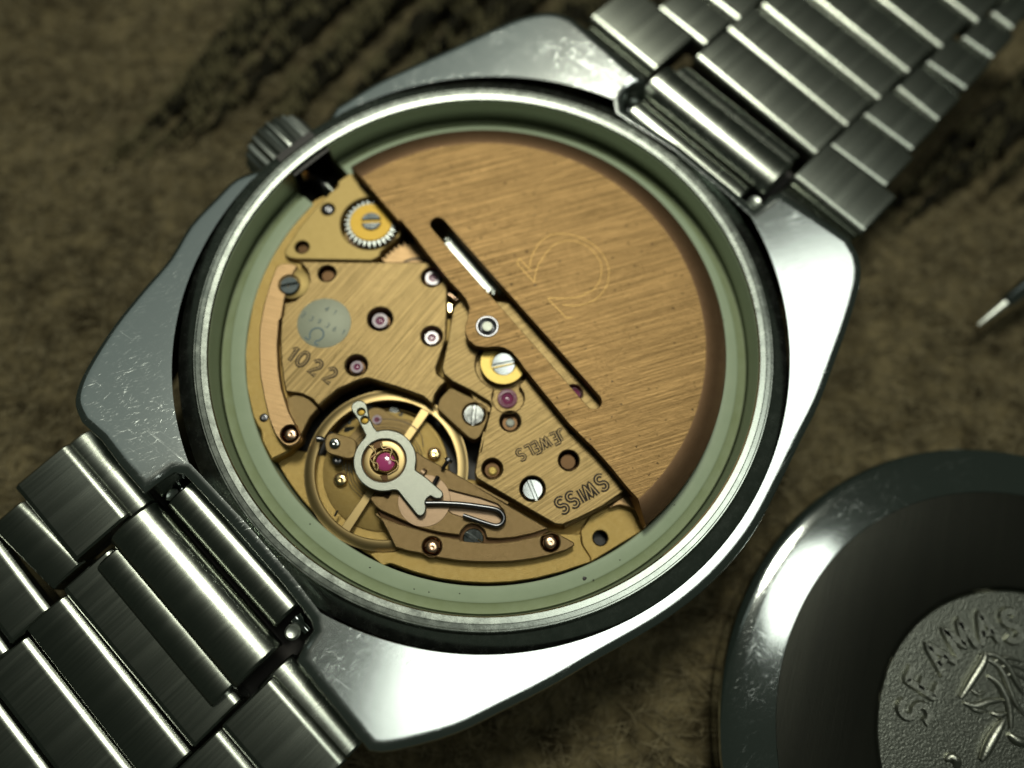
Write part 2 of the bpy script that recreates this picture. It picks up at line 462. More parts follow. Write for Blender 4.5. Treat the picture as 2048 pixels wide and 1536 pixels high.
# ================================================================ setting
CZ = -10.0
def cloth_h(x, y):
    return (0.5 * np.sin(x * 0.23 + 1.3 * np.sin(y * 0.11)) + 0.4 * np.sin(y * 0.31 + x * 0.13 + 1) + 0.22 * np.sin(x * 0.9 + y * 0.5) * np.sin(y * 0.8 - x * 0.3)
            + 0.12 * np.sin(x * 2.1 + 3 * np.sin(y * 0.7)) * np.sin(y * 1.9 + x))
N = 260
xs = np.linspace(-85, 85, N); ys = np.linspace(-70, 95, N)
X, Y = np.meshgrid(xs, ys)
Z = CZ - 0.9 + cloth_h(X, Y) * 0.7
v = np.stack([X.ravel(), Y.ravel(), Z.ravel()], 1)
f = [(j * N + i, j * N + i + 1, (j + 1) * N + i + 1, (j + 1) * N + i) for j in range(N - 1) for i in range(N - 1)]
cl = link('tablecloth', mesh('tablecloth', v.tolist(), f, True, 180), 'cloth', kind='structure', label='olive brown fuzzy cloth the opened watch lies on')
# fibres of the pile
nf = 95000
fx = rng.uniform(-60, 60, nf); fy = rng.uniform(-40, 70, nf)
fz = CZ - 0.95 + cloth_h(fx, fy) * 0.7
ang = rng.normal(0.5, 0.9, nf); ln = np.where(rng.random(nf) < 0.04, rng.uniform(2.5, 5.0, nf), rng.uniform(0.7, 2.2, nf)); up = rng.uniform(0.15, 0.9, nf) * 0.6; wd = rng.uniform(0.018, 0.04, nf)
dx = np.cos(ang) * ln; dy = np.sin(ang) * ln; sx = -np.sin(ang) * wd; sy = np.cos(ang) * wd
b0 = np.stack([fx - sx, fy - sy, fz], 1); b1 = np.stack([fx + sx, fy + sy, fz], 1)
m0 = np.stack([fx + dx * .5 - sx, fy + dy * .5 - sy, fz + up], 1); m1 = np.stack([fx + dx * .5 + sx, fy + dy * .5 + sy, fz + up], 1)
t0 = np.stack([fx + dx, fy + dy, fz + up * 0.8], 1)
v = np.stack([b0, b1, m1, m0, t0], 1).reshape(-1, 3)
f = []
for i in range(nf):
    f.append((i * 5, i * 5 + 1, i * 5 + 2, i * 5 + 3)); f.append((i * 5 + 3, i * 5 + 2, i * 5 + 4))
link('cloth_fibre', mesh('cloth_fibre', v.tolist(), f, False), 'fibre', kind='stuff', label='short fuzzy fibres of the brown cloth pile')

# ================================================================ the watch
watch = link('wristwatch', None, None, None, (0, 0, CZ), label='open steel wristwatch lying face down with its gold automatic movement showing', category='wristwatch')
EA = R(44.5)
ev = Vector((math.cos(EA), math.sin(EA))); sv = Vector((math.sin(EA), -math.cos(EA)))
TILT = 0.0041
def flz(x, y):                                  # the lugs of the case back curl gently upwards
    e = x * ev.x + y * ev.y
    return -0.72 + (TILT if e < 0 else TILT * 0.8) * e * e
def Pf(p):                                      # picture point on the curved flange
    z = -0.45
    for _ in range(6):
        q = P(p, z); z = flz(q.x, q.y)
    return q
RF = 17.86
# outline of the flange, picture points, clockwise from the crown
out1 = L(Q, (669, 213), (742, 167), (801, 138), (900, 93), (1000, 47), (1050, 28), (1100, 20), (1140, 30), (1164, 48))
lug1 = L(Q, (1228, 103), (1293, 161), (1270, 166), (1255, 178), (1247, 196), (1250, 217), (1360, 288), (1472, 381), (1510, 416), (1528, 404), (1542, 390), (1562, 382), (1640, 432), (1702, 474))
out2 = L(Q, (1720, 505), (1726, 535), (1722, 575), (1702, 644), (1672, 727), (1642, 807), (1604, 882), (1559, 958), (1510, 1040), (1460, 1107), (1390, 1165), (1307, 1228), (1200, 1318), (1100, 1376), (1000, 1427), (911, 1470), (806, 1500), (760, 1507))
lug2 = L(Q, (736, 1504), (660, 1410), (591, 1322), (606, 1290), (625, 1261), (621, 1243), (567, 1172), (470, 1060), (366, 948), (346, 944), (322, 960), (286, 988), (240, 935), (199, 880))
out3 = L(Q, (160, 845), (146, 811), (150, 777), (169, 734), (205, 676), (238, 630), (286, 572), (335, 516), (376, 449), (427, 395), (478, 360), (520, 336))
fl = [Pf(p) for p in out1 + lug1 + out2 + lug2 + out3]
a_s = math.atan2(fl[-1].y, fl[-1].x); a_e = math.atan2(fl[0].y, fl[0].x)
rr0 = fl[-1].xy.length; rr1 = fl[0].xy.length
crown_gap = []
for k in range(1, 8):
    t = k / 8; a = a_s + (a_e - a_s) * t
    crown_gap.append(Vector((math.cos(a), math.sin(a))) * (RF + 0.12))
olist = [p.xy if p.xy.length > RF + 0.95 else p.xy.normalized() * (RF + 0.95) for p in fl]
olist[0] = fl[0].xy; olist[-1] = fl[-1].xy
_n0 = len(out1) + len(lug1) + len(out2)
for _k in list(range(len(out1), len(out1) + len(lug1))) + list(range(_n0, _n0 + len(lug2))): olist[_k] = fl[_k].xy
smo = []
ids = [len(out1), len(lug1), len(out2), len(lug2), len(out3)]
i0 = 0
for k, n_ in enumerate(ids):
    seg = olist[i0:i0 + n_]; i0 += n_
    smo += spline(seg, False, 3) if k in (0, 2, 4) else rounded([seg[0]] + seg[1:-1] + [seg[-1]], 0.25, 2) if False else seg
outer = smo + crown_gap
def case_mesh():
    o = [Vector(p) for p in outer]
    if area2(o) < 0: o = o[::-1]
    # densify
    dn = []
    for i in range(len(o)):
        a = o[i]; b = o[(i + 1) % len(o)]
        k = max(1, int((b - a).length / 0.7))
        dn += [a.lerp(b, j / k) for j in range(k)]
    o = dn
    v = []; f = []
    n = len(o)
    rings = [(0.60, 0.0), (0.46, 0.0), (0.38, -0.008), (0.25, -0.034), (0.14, -0.075), (0.05, -0.14), (0.01, -0.24), (0.0, -0.40), (-0.10, -1.2), (-0.3, -4.5), (0.3, -8.6)]
    for off, dz in rings:
        l = offset(o, off)
        for p, q in zip(l, o):
            z = flz(p.x, p.y) + dz if dz > -4 else dz
            if dz <= -4.5: z = dz
            v.append((p.x, p.y, z))
    for r_ in range(len(rings) - 1):
        for i in range(n):
            j = (i + 1) % n
            f.append((r_ * n + i, (r_ + 1) * n + i, (r_ + 1) * n + j, r_ * n + j))
    # top face: inner hole circle
    c = circle((0, 0), RF, 160)[::-1]
    inn = [Vector(x[:2]) for x in v[:n]]
    # interior grid so that the curve shows
    nb = len(v)
    for p in c: v.append((p.x, p.y, flz(p.x, p.y)))
    import mathutils
    pts = inn + c
    extra = []
    for gx in np.arange(-25, 26, 0.8):
        for gy in np.arange(-25, 26, 0.8):
            if gx * gx + gy * gy > (RF + 0.3) ** 2: extra.append(Vector((float(gx), float(gy))))
    def inside(p):
        c_ = False
        for i in range(n):
            a = inn[i]; b = inn[(i + 1) % n]
            if (a.y > p.y) != (b.y > p.y) and p.x < (b.x - a.x) * (p.y - a.y) / (b.y - a.y) + a.x: c_ = not c_
        return c_
    def dist(p):
        return min((p - a).length for a in inn)
    extra = [p for p in extra if inside(p) and dist(p) > 0.35]
    alls = pts + extra
    edges = [(i, (i + 1) % n) for i in range(n)] + [(n + i, n + (i + 1) % 160) for i in range(160)]
    V2, E2, F2, ov, oe, of = mathutils.geometry.delaunay_2d_cdt(alls, edges, [], 0, 1e-5)
    b2 = len(v)
    for p in V2: v.append((p.x, p.y, flz(p.x, p.y)))
    for t in F2:
        cx = sum(V2[k].x for k in t) / 3; cy = sum(V2[k].y for k in t) / 3
        pp = Vector((cx, cy))
        if pp.length < RF - 0.001 or not inside(pp): continue
        a, b, d = t
        if (V2[b] - V2[a]).cross(V2[d] - V2[a]) < 0: a, b, d = a, d, b
        f.append((b2 + a, b2 + b, b2 + d))
    me = mesh('case_body', v, f, True, 40)
    bm = bmesh.new(); bm.from_mesh(me)
    bmesh.ops.remove_doubles(bm, verts=bm.verts, dist=0.002)
    bmesh.ops.delete(bm, geom=[x for x in bm.verts if not x.link_faces], context='VERTS')
    bm.to_mesh(me); bm.free()
    smooth(me, 50)
    return me
case = link('case', case_mesh(), 'case', watch, (0, 0, 0), label='polished steel cushion case with scratched lugs')
col_prof = [(RF + 0.02, -1.6), (RF - 0.02, -1.2), (17.8, -0.64), (17.66, -0.58), (17.60, -0.55), (17.20, -0.43), (16.92, -0.33), (16.86, -0.22), (16.80, -0.10), (16.74, -0.06), (16.68, -0.06), (16.64, -0.10), (16.40, -0.10), (16.36, -0.13), (16.05, -0.15), (15.98, -0.26), (15.98, -0.36)]
lathe('case_collar', col_prof, 'collar', case, (0, 0, 0), 220, 14)
# inner wall of the case, open where the stem passes
SA = R(134.3)
lathe('case_inner_wall', [(15.98, -0.36), (15.96, -1.9), (15.9, -4.2)], 'wall', case, (0, 0, 0), 180, 40, SA + 0.085, SA - 0.085 + 2 * math.pi)
lathe('case_floor', [(16.2, -4.2), (0, -4.2)], 'black', case, (0, 0, 0), 64)
# stem tunnel
tc_ = Vector((math.cos(SA), math.sin(SA)))
tn_ = Vector((-tc_.y, tc_.x))
v = []; f = []
for rr in (15.7, 17.6):
    for s_, z_ in ((-1.4, -0.4), (1.4, -0.4), (1.4, -3.6), (-1.4, -3.6)):
        p = tc_ * rr + tn_ * s_; v.append((p.x, p.y, z_))
f = [(0, 4, 5, 1), (1, 5, 6, 2), (2, 6, 7, 3), (3, 7, 4, 0), (4, 7, 6, 5)]
link('stem_tunnel', mesh('stem_tunnel', v, f, False), 'black', case, (0, 0, 0))
def radial(r0, r1, z, s_=0.0):
    a = tc_ * r0 + tn_ * s_; b = tc_ * r1 + tn_ * s_
    return [(a.x, a.y, z), (b.x, b.y, z)]
tube('winding_stem', [radial(12.6, 17.6, -2.6)[0], radial(12.6, 17.6, -2.6)[1]], 0.42, 'dsteel', watch, 16)
tube('stem_pin', [radial(12.7, 14.9, -1.95)[0], radial(12.7, 14.9, -1.95)[1]], 0.13, 'bsteel', watch, 10)
sp = tc_ * 16.6
lathe('stem_bushing', [(0.0, 0.35), (0.3, 0.3), (0.45, 0), (0.45, -0.4)], 'pink_pin', watch, (sp.x - 0.35, sp.y - 0.3, -1.9), 20)
# crown with flutes
crown_me_prof = []
v = []; f = []
nfl = 22; seg = nfl * 6
rings = [(17.95, 0.80), (18.0, 0.98), (18.3, 1.0), (20.0, 1.0), (20.6, 0.97), (20.85, 0.86), (20.9, 0.0)]
for rr, k in rings:
    for i in range(seg):
        a = 2 * math.pi * i / seg
        ph = (i % 6) / 6
        fr = 2.55 * k * (1 - (0.085 if ph in (0, 1 / 6) else (0.03 if ph in (2 / 6, 5 / 6) else 0)) * (1 if 18.0 < rr < 20.8 else 0.3))
        p = tc_ * (rr - 19.4) + tn_ * (math.cos(a) * fr)
        v.append((p.x, p.y, math.sin(a) * fr))
for r_ in range(len(rings) - 1):
    for i in range(seg):
        j = (i + 1) % seg
        f.append((r_ * seg + i, r_ * seg + j, (r_ + 1) * seg + j, (r_ + 1) * seg + i))
cc = tc_ * 19.4
link('crown', mesh('crown', v, f, True, 25), 'crown', watch, (cc.x, cc.y, -3.7), label='fluted steel winding crown')

# plastic spacer ring, open for the stem
ring_prof = [(14.42, -4.0), (14.42, -1.98), (14.48, -1.92), (15.20, -1.92), (15.30, -1.98)]
lathe('spacer_ring', ring_prof, 'ring', watch, (0, 0, 0), 180, 40, SA + 0.105, SA - 0.105 + 2 * math.pi, label='pale green plastic spacer ring round the movement')
lathe('ring_step', [(15.30, -1.98), (15.42, -2.08), (15.86, -2.12), (15.93, -2.25), (15.93, -4.0)], 'ring2', bpy.data.objects['spacer_ring'], (0, 0, 0), 180, 40, SA + 0.105, SA - 0.105 + 2 * math.pi)
for s_ in (1, -1):                              # faces of the cut ends
    a = SA + s_ * 0.105; u = Vector((math.cos(a), math.sin(a)))
    v = [(u.x * r_, u.y * r_, z_) for r_, z_ in ((14.42, -1.95), (15.22, -1.95), (15.42, -2.1), (15.9, -2.15), (15.9, -4), (14.42, -4))]
    link('ring_end', mesh('ring_end', v, [tuple(range(6))], False), 'ring2', bpy.data.objects['spacer_ring'], (0, 0, 0))

# dirt specks on ring, flange and rotor
def specks(pts, z, parent, r=0.07):
    for p_ in pts:
        q = P(p_, z); n = random.randint(6, 9)
        l = [(math.cos(2 * math.pi * k / n) * r * random.uniform(.5, 1.4), math.sin(2 * math.pi * k / n) * r * random.uniform(.4, 1.1)) for k in range(n)]
        v = [(0, 0, 0.025)] + [(x, y, 0) for x, y in l]
        link('dirt_speck', mesh('dirt_speck', v, [(0, k + 1, (k + 1) % n + 1) for k in range(n)], True, 180), 'black', parent, (q.x, q.y, z + 0.004))
SR = bpy.data.objects['spacer_ring']
specks(((1168, 1156), (919, 1187), (858, 1184), (828, 1178), (1187, 1160), (1447, 640), (620, 1048), (1349, 1010), (1240, 1120), (740, 1135)), -1.92, SR, 0.05)
specks(((1168, 1156),), -1.915, SR, 0.14)
# ---------------------------------------------------------------- screws, jewels, pins
def screw_mesh(name='screw'):
    v = []; f = []
    w_ = 0.13; n = 18
    for s_ in (1, -1):
        a0 = math.asin(w_)
        l = []
        for i in range(n + 1):
            a = a0 + (math.pi - 2 * a0) * i / n
            l.append(Vector((math.cos(a), math.sin(a) * 1)))
        if s_ < 0: l = [-p for p in l]
        inn = offset(l, 0.09)
        b = len(v); m_ = len(l)
        v += [(p.x, p.y, 0.06 - 0.13 * p.length_squared) for p in inn] + [(p.x, p.y, -0.16) for p in l] + [(p.x, p.y, -0.5) for p in l]
        cen = Vector((0, 0.5 * s_))
        f.append(tuple(b + i for i in range(m_)))
        for i in range(m_):
            j = (i + 1) % m_
            f.append((b + m_ + i, b + m_ + j, b + j, b + i)); f.append((b + 2 * m_ + i, b + 2 * m_ + j, b + m_ + j, b + m_ + i))
    b = len(v)
    c_ = circle((0, 0), 0.99, 36)
    v += [(p.x, p.y, -0.30) for p in c_]
    f.append(tuple(b + i for i in range(36)))
    return mesh(name, v, f, True, 30)
SCREW = None
def screw(p, rpx, z, slot, parent, **props):
    global SCREW
    q = P(p, z); r = wr(p, rpx, z)
    if SCREW is None:
        SCREW = link('screw', screw_mesh(), 'steel', parent, q); o = SCREW
    else:
        o = again(SCREW, parent, q)
    o.scale = (r, r, r)
    a = P((p[0] + math.cos(R(slot)) * 10, p[1] - math.sin(R(slot)) * 10), z) - q
    o.rotation_euler = (0, 0, math.atan2(a.y, a.x))
    for k in list(o.keys()):
        if k in ('label',): del o[k]
    for k, v_ in props.items(): o[k] = v_
    return o
PARTS = {}
def repeat(key, maker, parent, loc, r, **props):
    if key not in PARTS:
        o = maker(); PARTS[key] = o
        o.parent = parent; o.location = Vector(loc) - WORLD[parent.name]; WORLD[o.name] = Vector(loc)
    else:
        o = again(PARTS[key], parent, loc)
    o.scale = (r, r, r)
    return o
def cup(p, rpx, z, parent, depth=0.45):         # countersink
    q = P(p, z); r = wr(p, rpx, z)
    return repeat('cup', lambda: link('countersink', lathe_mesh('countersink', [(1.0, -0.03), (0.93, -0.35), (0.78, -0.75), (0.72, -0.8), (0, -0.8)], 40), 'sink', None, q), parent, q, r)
def jewel(p, rpx, z, parent, dark=False):
    q = P(p, z); r = wr(p, rpx, z)
    o = repeat('jewel' + str(dark), lambda: link('jewel', lathe_mesh('jewel', [(1.0, -0.25), (1.0, 0.0), (0.94, 0.06), (0.62, 0.06), (0.50, -0.04), (0.50, -0.2)], 40), 'rubydark' if dark else 'rubyring', None, q), parent, q, r)
    h = again(PARTS['jr'], o, q) if 'jr' in PARTS else link('jewel_hole', lathe_mesh('jewel_hole', [(0.52, -0.10), (0.34, -0.02), (0.28, -0.04), (0.2, -0.16), (0.14, -0.16), (0.13, -0.05), (0, -0.03)], 32), 'rubycore', o, q)
    PARTS['jr'] = h
    h.location = (0, 0, 0)
    return o
def pin(p, rpx, z, parent, m='pol', name='pin', tall=0.5):
    q = P(p, z); r = wr(p, rpx, z)
    return repeat('pin' + m, lambda: link(name, lathe_mesh(name, [(1.0, -1.2), (1.0, -0.15), (0.93, 0.0), (0.7, 0.12), (0.3, 0.16), (0.12, 0.12), (0, 0.12)], 32), m, None, q), parent, q, r)
def hole(p, rpx, z, n=36):
    q = P(p, z); return circle((q.x, q.y), wr(p, rpx, z) * 1.0, n)

# ---------------------------------------------------------------- base plate
ZP = -2.95
plate_holes = [W(L(K, (345, 335), (400, 262), (500, 185), (560, 215), (600, 320), (520, 345), (440, 395)), ZP),
               W(L(K, (650, 85), (800, 62), (1000, 85), (1110, 150), (1045, 185), (1035, 232), (960, 238), (880, 222), (810, 190), (730, 145)), ZP),
               W(L(Q, (655, 395), (700, 345), (800, 400), (920, 560), (905, 640), (880, 640), (875, 560), (800, 510), (740, 500), (690, 450)), ZP)]
_b = P(K(790, 640), ZP).xy
plate_holes.append(circle(P(E(1478, 885), ZP).xy, 0.46, 30))
plate_holes.append([_b + Vector((math.cos(R(a)), math.sin(R(a)))) * 3.62 for a in range(-8, 169, 4)] + [_b + Vector((math.cos(R(a)), math.sin(R(a)))) * 5.9 for a in range(168, -9, -4)])  # opened round the balance; the black floor below stands in for shade
pl = prism('base_plate', circle((0, 0), 14.28, 200), ZP, -4.1, 'plate', watch, holes=plate_holes, c=0.06, r=0, label='frosted gold base plate of the movement')
# raised rim at the left
rim = L(A, (905, 185), (800, 255), (795, 312), (700, 378), (680, 368), (600, 410), (480, 530), (360, 700), (260, 860), (170, 1030), (100, 1230), (52, 1500)) + \
      L(B, (32, 280), (45, 550), (98, 790), (135, 865), (165, 910), (172, 990), (255, 1150), (390, 1085), (500, 980), (520, 800), (420, 500), (420, 200)) + L(A, (500, 1200), (700, 800), (900, 500))
prism('plate_rim', rim, -1.98, -3.0, 'plate', pl, c=0.12, r=0.1)
lathe('balance_seat', [(3.55, -0.12), (3.55, -0.03), (3.5, 0), (0, 0)], 'plate', pl, P(K(775, 655), ZP) + Vector((0, 0, 0.1)), 90)
prism('pallet_bridge', L(K, (470, 400), (560, 300), (640, 165), (690, 140), (750, 150), (830, 200), (900, 232), (1000, 248), (1020, 330), (700, 500), (500, 480)), -2.72, -2.95, 'matte', watch, c=0.04, r=0.15)
cup(K(712, 240), 48 / 4.1, -2.70, bpy.data.objects['pallet_bridge'])
jewel(K(712, 243), 40 / 4.1, -2.68, bpy.data.objects['pallet_bridge'])
# steel scraps of the escapement that glint in the dark opening
for pts in (L(K, (795, 180), (830, 135), (880, 140), (905, 175), (870, 195), (830, 190)), L(K, (870, 200), (925, 175), (935, 215), (900, 228)), L(K, (430, 330), (450, 295), (540, 292), (535, 320), (480, 350), (440, 355)), L(K, (470, 290), (482, 245), (505, 243), (510, 265), (490, 300))):
    prism('escapement_lever', pts, -2.85, -3.3, 'steel', pl, c=0.05, r=0.08)
# crescent step below the balance bridge
cres = L(K, (650, 1345), (690, 1328), (860, 1325), (1000, 1250)) + L(E, (600, 1000), (1100, 850), (1320, 850), (1318, 900), (1330, 945), (1400, 1050), (1395, 1082)) + \
       L(zo(780, 1100, 5.12), (2040, 128), (1760, 222), (1500, 288), (1250, 325), (1000, 338), (750, 325), (500, 292), (250, 225), (0, 135)) + L(K, (760, 1440),)
prism('plate_step', cres, -2.10, -3.0, 'plate', pl, c=0.05, r=0.12)
hl = E(1478, 885)
side = L(E, (1315, 830), (1400, 700), (1560, 620), (1700, 600), (1850, 700), (1862, 800), (1830, 820), (1600, 960), (1395, 1085), (1400, 1050), (1330, 940))
prism('plate_corner', side, -2.45, -3.0, 'plate', pl, holes=[hole(hl, 62 / 4.1, -2.45)], c=0.05, r=0.1)
lathe('plate_hole', [(0.40, 0.0), (0.40, -0.6), (0, -0.6)], 'black', pl, P(hl, -2.47), 32)
prism('plate_tab', L(E, (1545, 640), (1600, 590), (1690, 530), (1760, 555), (1810, 630), (1790, 665), (1740, 640), (1640, 612)), -1.95, -2.5, 'copper', pl, c=0.05, r=0.12)
prism('plate_lug', L(E, (1812, 700), (1870, 770), (1840, 815), (1800, 740)), -2.0, -2.5, 'copper', pl, c=0.05, r=0.08)

# ---------------------------------------------------------------- winding bridge and ratchet
ZW = -1.60
rw = A(1068, 598)
wb_out = L(A, (900, 190), (960, 208), (975, 260), (985, 300), (1030, 340), (1100, 350), (1200, 450), (1330, 590), (1310, 705), (1150, 835), (1152, 862), (1120, 885), (1075, 905), (455, 895), (395, 882), (362, 850), (372, 810), (500, 618), (620, 470), (705, 385), (738, 345), (800, 302), (803, 255))
s1 = A(720, 485); h1 = A(508, 795)
wb = prism('winding_bridge', wb_out, ZW, -2.6, 'winding', watch, holes=[hole(rw, 243 / 4.1, ZW, 60), hole(s1, 54 / 4.1, ZW), hole(h1, 56 / 4.1, ZW)], c=0.07, r=0.1, label='smooth gold winding bridge beside the stem')
cup(s1, 53 / 4.1, ZW, wb); cup(h1, 55 / 4.1, ZW, wb)
pin(s1, 45 / 4.1, ZW - 0.12, wb, 'dsteel'); pin(A(512, 812), 36 / 4.1, ZW - 0.5, wb, 'pink_pin')
lathe('ratchet_pocket', [(1.66, 0), (0, 0)], 'insert', wb, P(rw, ZW) + Vector((0, 0, -0.75)), 50)
screw(A(1012, 285), 58 / 4.1, ZW - 0.15, -60, wb)
wc = P(A(1072, 590), -1.55)
def gear(name, r0, r1, n, zt, zb, m, parent, loc, inner=0):
    v = []; f = []
    k = n * 4
    for i in range(k):
        a = 2 * math.pi * i / k
        r = r1 if i % 4 in (1, 2) else r0
        aa = a + (0.10 * math.pi * 2 / n if i % 4 == 1 else (-0.10 * math.pi * 2 / n if i % 4 == 2 else 0))
        v.append((math.cos(aa) * r, math.sin(aa) * r, zt - (0.10 if r == r1 else 0.0)))
    for x in list(v): v.append((x[0], x[1], zb))
    f.append(tuple(range(k)))
    for i in range(k):
        j = (i + 1) % k
        f.append((k + i, k + j, j, i))
    return link(name, mesh(name, v, f, True, 20), m, parent, loc)
rr_ = wr(A(1072, 590), 212 / 4.096, -1.6)
rg = gear('ratchet_wheel', rr_ * 0.82, rr_ * 1.04, 30, 0, -0.35, 'teeth', watch, (wc.x, wc.y, -1.62))
lathe('ratchet_cap', [(rr_ * 0.82, -0.2), (rr_ * 0.82, 0.02), (rr_ * 0.80, 0.05), (0, 0.05)], 'brass', rg, (wc.x, wc.y, -1.60), 60)
screw(A(1073, 578), 84 / 4.1, -1.42, 2, rg)
ctr = P(A(1440, 1030), -2.1)
gear('barrel_wheel', wr(A(1330, 990), 285 / 4.096, -2.2), wr(A(1330, 990), 335 / 4.096, -2.2), 44, 0, -0.3, 'copper', watch, (ctr.x, ctr.y, -2.1))
lathe('barrel_wheel_hub', [(1.25, 0.01), (1.2, 0.02), (1.1, 0.02), (1.08, -0.1)], 'black', bpy.data.objects['barrel_wheel'], (ctr.x, ctr.y, -2.1), 40)

# ---------------------------------------------------------------- barrel bridge (1022)
ZB = -1.50
bb_out = L(A, (482, 908), (800, 914), (1180, 916), (1540, 916), (1620, 940), (1720, 1010), (1700, 1060), (1695, 1400)) + \
    L(B, (1694, 20), (1688, 150), (1650, 270), (1608, 392), (1616, 440), (1660, 470), (1692, 500), (1640, 550), (1600, 610), (1586, 675), (1570, 690), (1500, 628), (1300, 555), (1045, 476), (960, 498), (800, 570), (700, 655), (645, 708), (585, 645), (500, 606), (400, 592), (374, 590), (352, 500), (335, 350), (326, 150), (336, 0)) + \
    L(A, (350, 1350), (362, 1252), (450, 1232), (530, 1160), (568, 1070), (550, 985))
bj = [(A(1572, 1040), 84, A(1580, 1048), 62), (A(1147, 1382), 100, A(1148, 1398), 66), (D(260, 458), 84, D(260, 474), 58), (B(952, 370), 88, B(958, 384), 52)]
bh = A(712, 1010)
lab = A(689, 1416)
bb = prism('barrel_bridge', bb_out, ZB, -2.7, 'bridge', watch, holes=[hole(p, r / 4.1, ZB) for p, r, _, _ in bj] + [hole(bh, 70 / 4.1, ZB)], c=0.09, r=0.08, label='brushed gold bridge engraved 1022 with four ruby jewels')
for p, r, p2, r2 in bj:
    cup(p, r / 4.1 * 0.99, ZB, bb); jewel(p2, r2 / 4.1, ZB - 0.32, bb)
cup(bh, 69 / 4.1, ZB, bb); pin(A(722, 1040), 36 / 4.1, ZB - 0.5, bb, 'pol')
lq = P(lab, ZB + 0.02); lr = wr(lab, 220 / 4.096, ZB)
lo = lathe('inlay_disc', [(lr * 1.015, -0.03), (lr * 1.0, 0.0), (lr * 0.985, 0.012), (0, 0.012)], 'label', bb, (lq.x, lq.y, ZB + 0.005), 72)
dd = (0.86, 0.51)
for ch, p in (('4', A(712, 1302)), ('1', A(777, 1330)), ('2', A(522, 1348)), ('3', A(586, 1382)), ('9', A(650, 1404)), ('3', A(718, 1436)), ('6', A(776, 1466)), ('1', A(846, 1490))):
    letter(ch, p, 10.5, dd, ZB + 0.02, 0.045, 'ink', lo, name='stamped_digit')
letter('omega', B(628, 118), 31, dd, ZB + 0.02, 0.10, 'ink', lo, name='stamped_emblem')
for ch, p in (('1', B(430, 278)), ('0', B(515, 320)), ('2', B(620, 388)), ('2', B(738, 452))):
    letter(ch, p, 31, (0.87, 0.49), ZB, 0.25, 'engrave', bb, 'engrave2', name='engraved_digit')

# ---------------------------------------------------------------- curved lever on the left
ZL = -1.36
lv_out = L(A, (300, 950), (345, 930), (420, 928), (475, 948), (440, 1000)) + L(A, (375, 1180), (362, 1240), (340, 1380)) + L(B, (322, 0), (306, 200), (315, 400), (340, 560), (400, 750), (480, 900), (502, 962), (470, 1012), (400, 1040), (345, 1012), (290, 940), (240, 820), (200, 650), (162, 450), (155, 250), (160, 60)) + L(A, (170, 1400), (192, 1280), (240, 1110))
lv = prism('spring_plate', lv_out, ZL, -1.95, 'copper', watch, holes=[hole(B(408, 932), 74 / 4.1, ZL), hole(A(402, 1100), 84 / 4.1, ZL)], c=0.06, r=0.15, label='curved copper coloured spring plate at the left edge')
cup(B(408, 932), 73 / 4.1, ZL, lv); pin(B(415, 938), 52 / 4.1, ZL - 0.16, lv, 'pink_pin')
lathe('spring_plate_boss', [(wr(A(430, 1090), 138 / 4.1, ZL), -0.35), (wr(A(430, 1090), 138 / 4.1, ZL), -0.03), (wr(A(430, 1090), 132 / 4.1, ZL), 0), (0, 0)], 'winding', watch, P(A(432, 1092), -1.47), 40)
screw(A(402, 1104), 80 / 4.1, -1.22, 10, lv)
prism('bridge_foot', L(B, (378, 640), (450, 612), (520, 622), (580, 660), (636, 722), (570, 800), (530, 880), (498, 950), (470, 880), (400, 760)), -1.75, -2.6, 'matte', watch, c=0.05, r=0.05)
pin(B(195, 800), 38 / 4.1, -1.95, pl, 'dsteel')

# ---------------------------------------------------------------- small block with screw
blk = prism('pallet_block', L(D, (412, 880), (560, 950), (715, 1038), (722, 1130), (690, 1210), (655, 1285), (610, 1312), (565, 1292), (420, 1160), (303, 1052), (325, 970)), -1.78, -2.8, 'matte', watch, holes=[hole(D(606, 1098), 96 / 4.1, -1.78)], c=0.05, r=0.15)
cup(D(606, 1098), 95 / 4.1, -1.78, blk)
screw(D(604, 1100), 88 / 4.1, -1.60, 84, blk)

# ---------------------------------------------------------------- train bridge
ZT = -1.40
tb_out = L(D, (500, 165), (560, 168), (780, 172), (918, 188), (1100, 330), (1500, 780), (1760, 1000), (1800, 1300)) + L(Q, (1262, 960),) + L(E, (1688, 492), (1500, 622), (1300, 722), (1165, 778), (1108, 772), (900, 652), (640, 500), (462, 396), (446, 345), (470, 220), (532, 0)) + \
    L(D, (655, 1430), (690, 1250), (722, 1130), (748, 1030), (735, 1000), (600, 915), (432, 832), (360, 772), (342, 720), (372, 580), (395, 480), (412, 350), (438, 225))
gd = D(838, 690)
tj = [(D(903, 1157), 84), (E(592, 316), 83), (E(1219, 248), 83), (E(922, 480), 102), (D(885, 962), 130), (D(1425, 925), 70)]
recess = hole(gd, 220 / 4.1, ZT, 56)
jr = hole(D(885, 962), 130 / 4.1, ZT, 48)
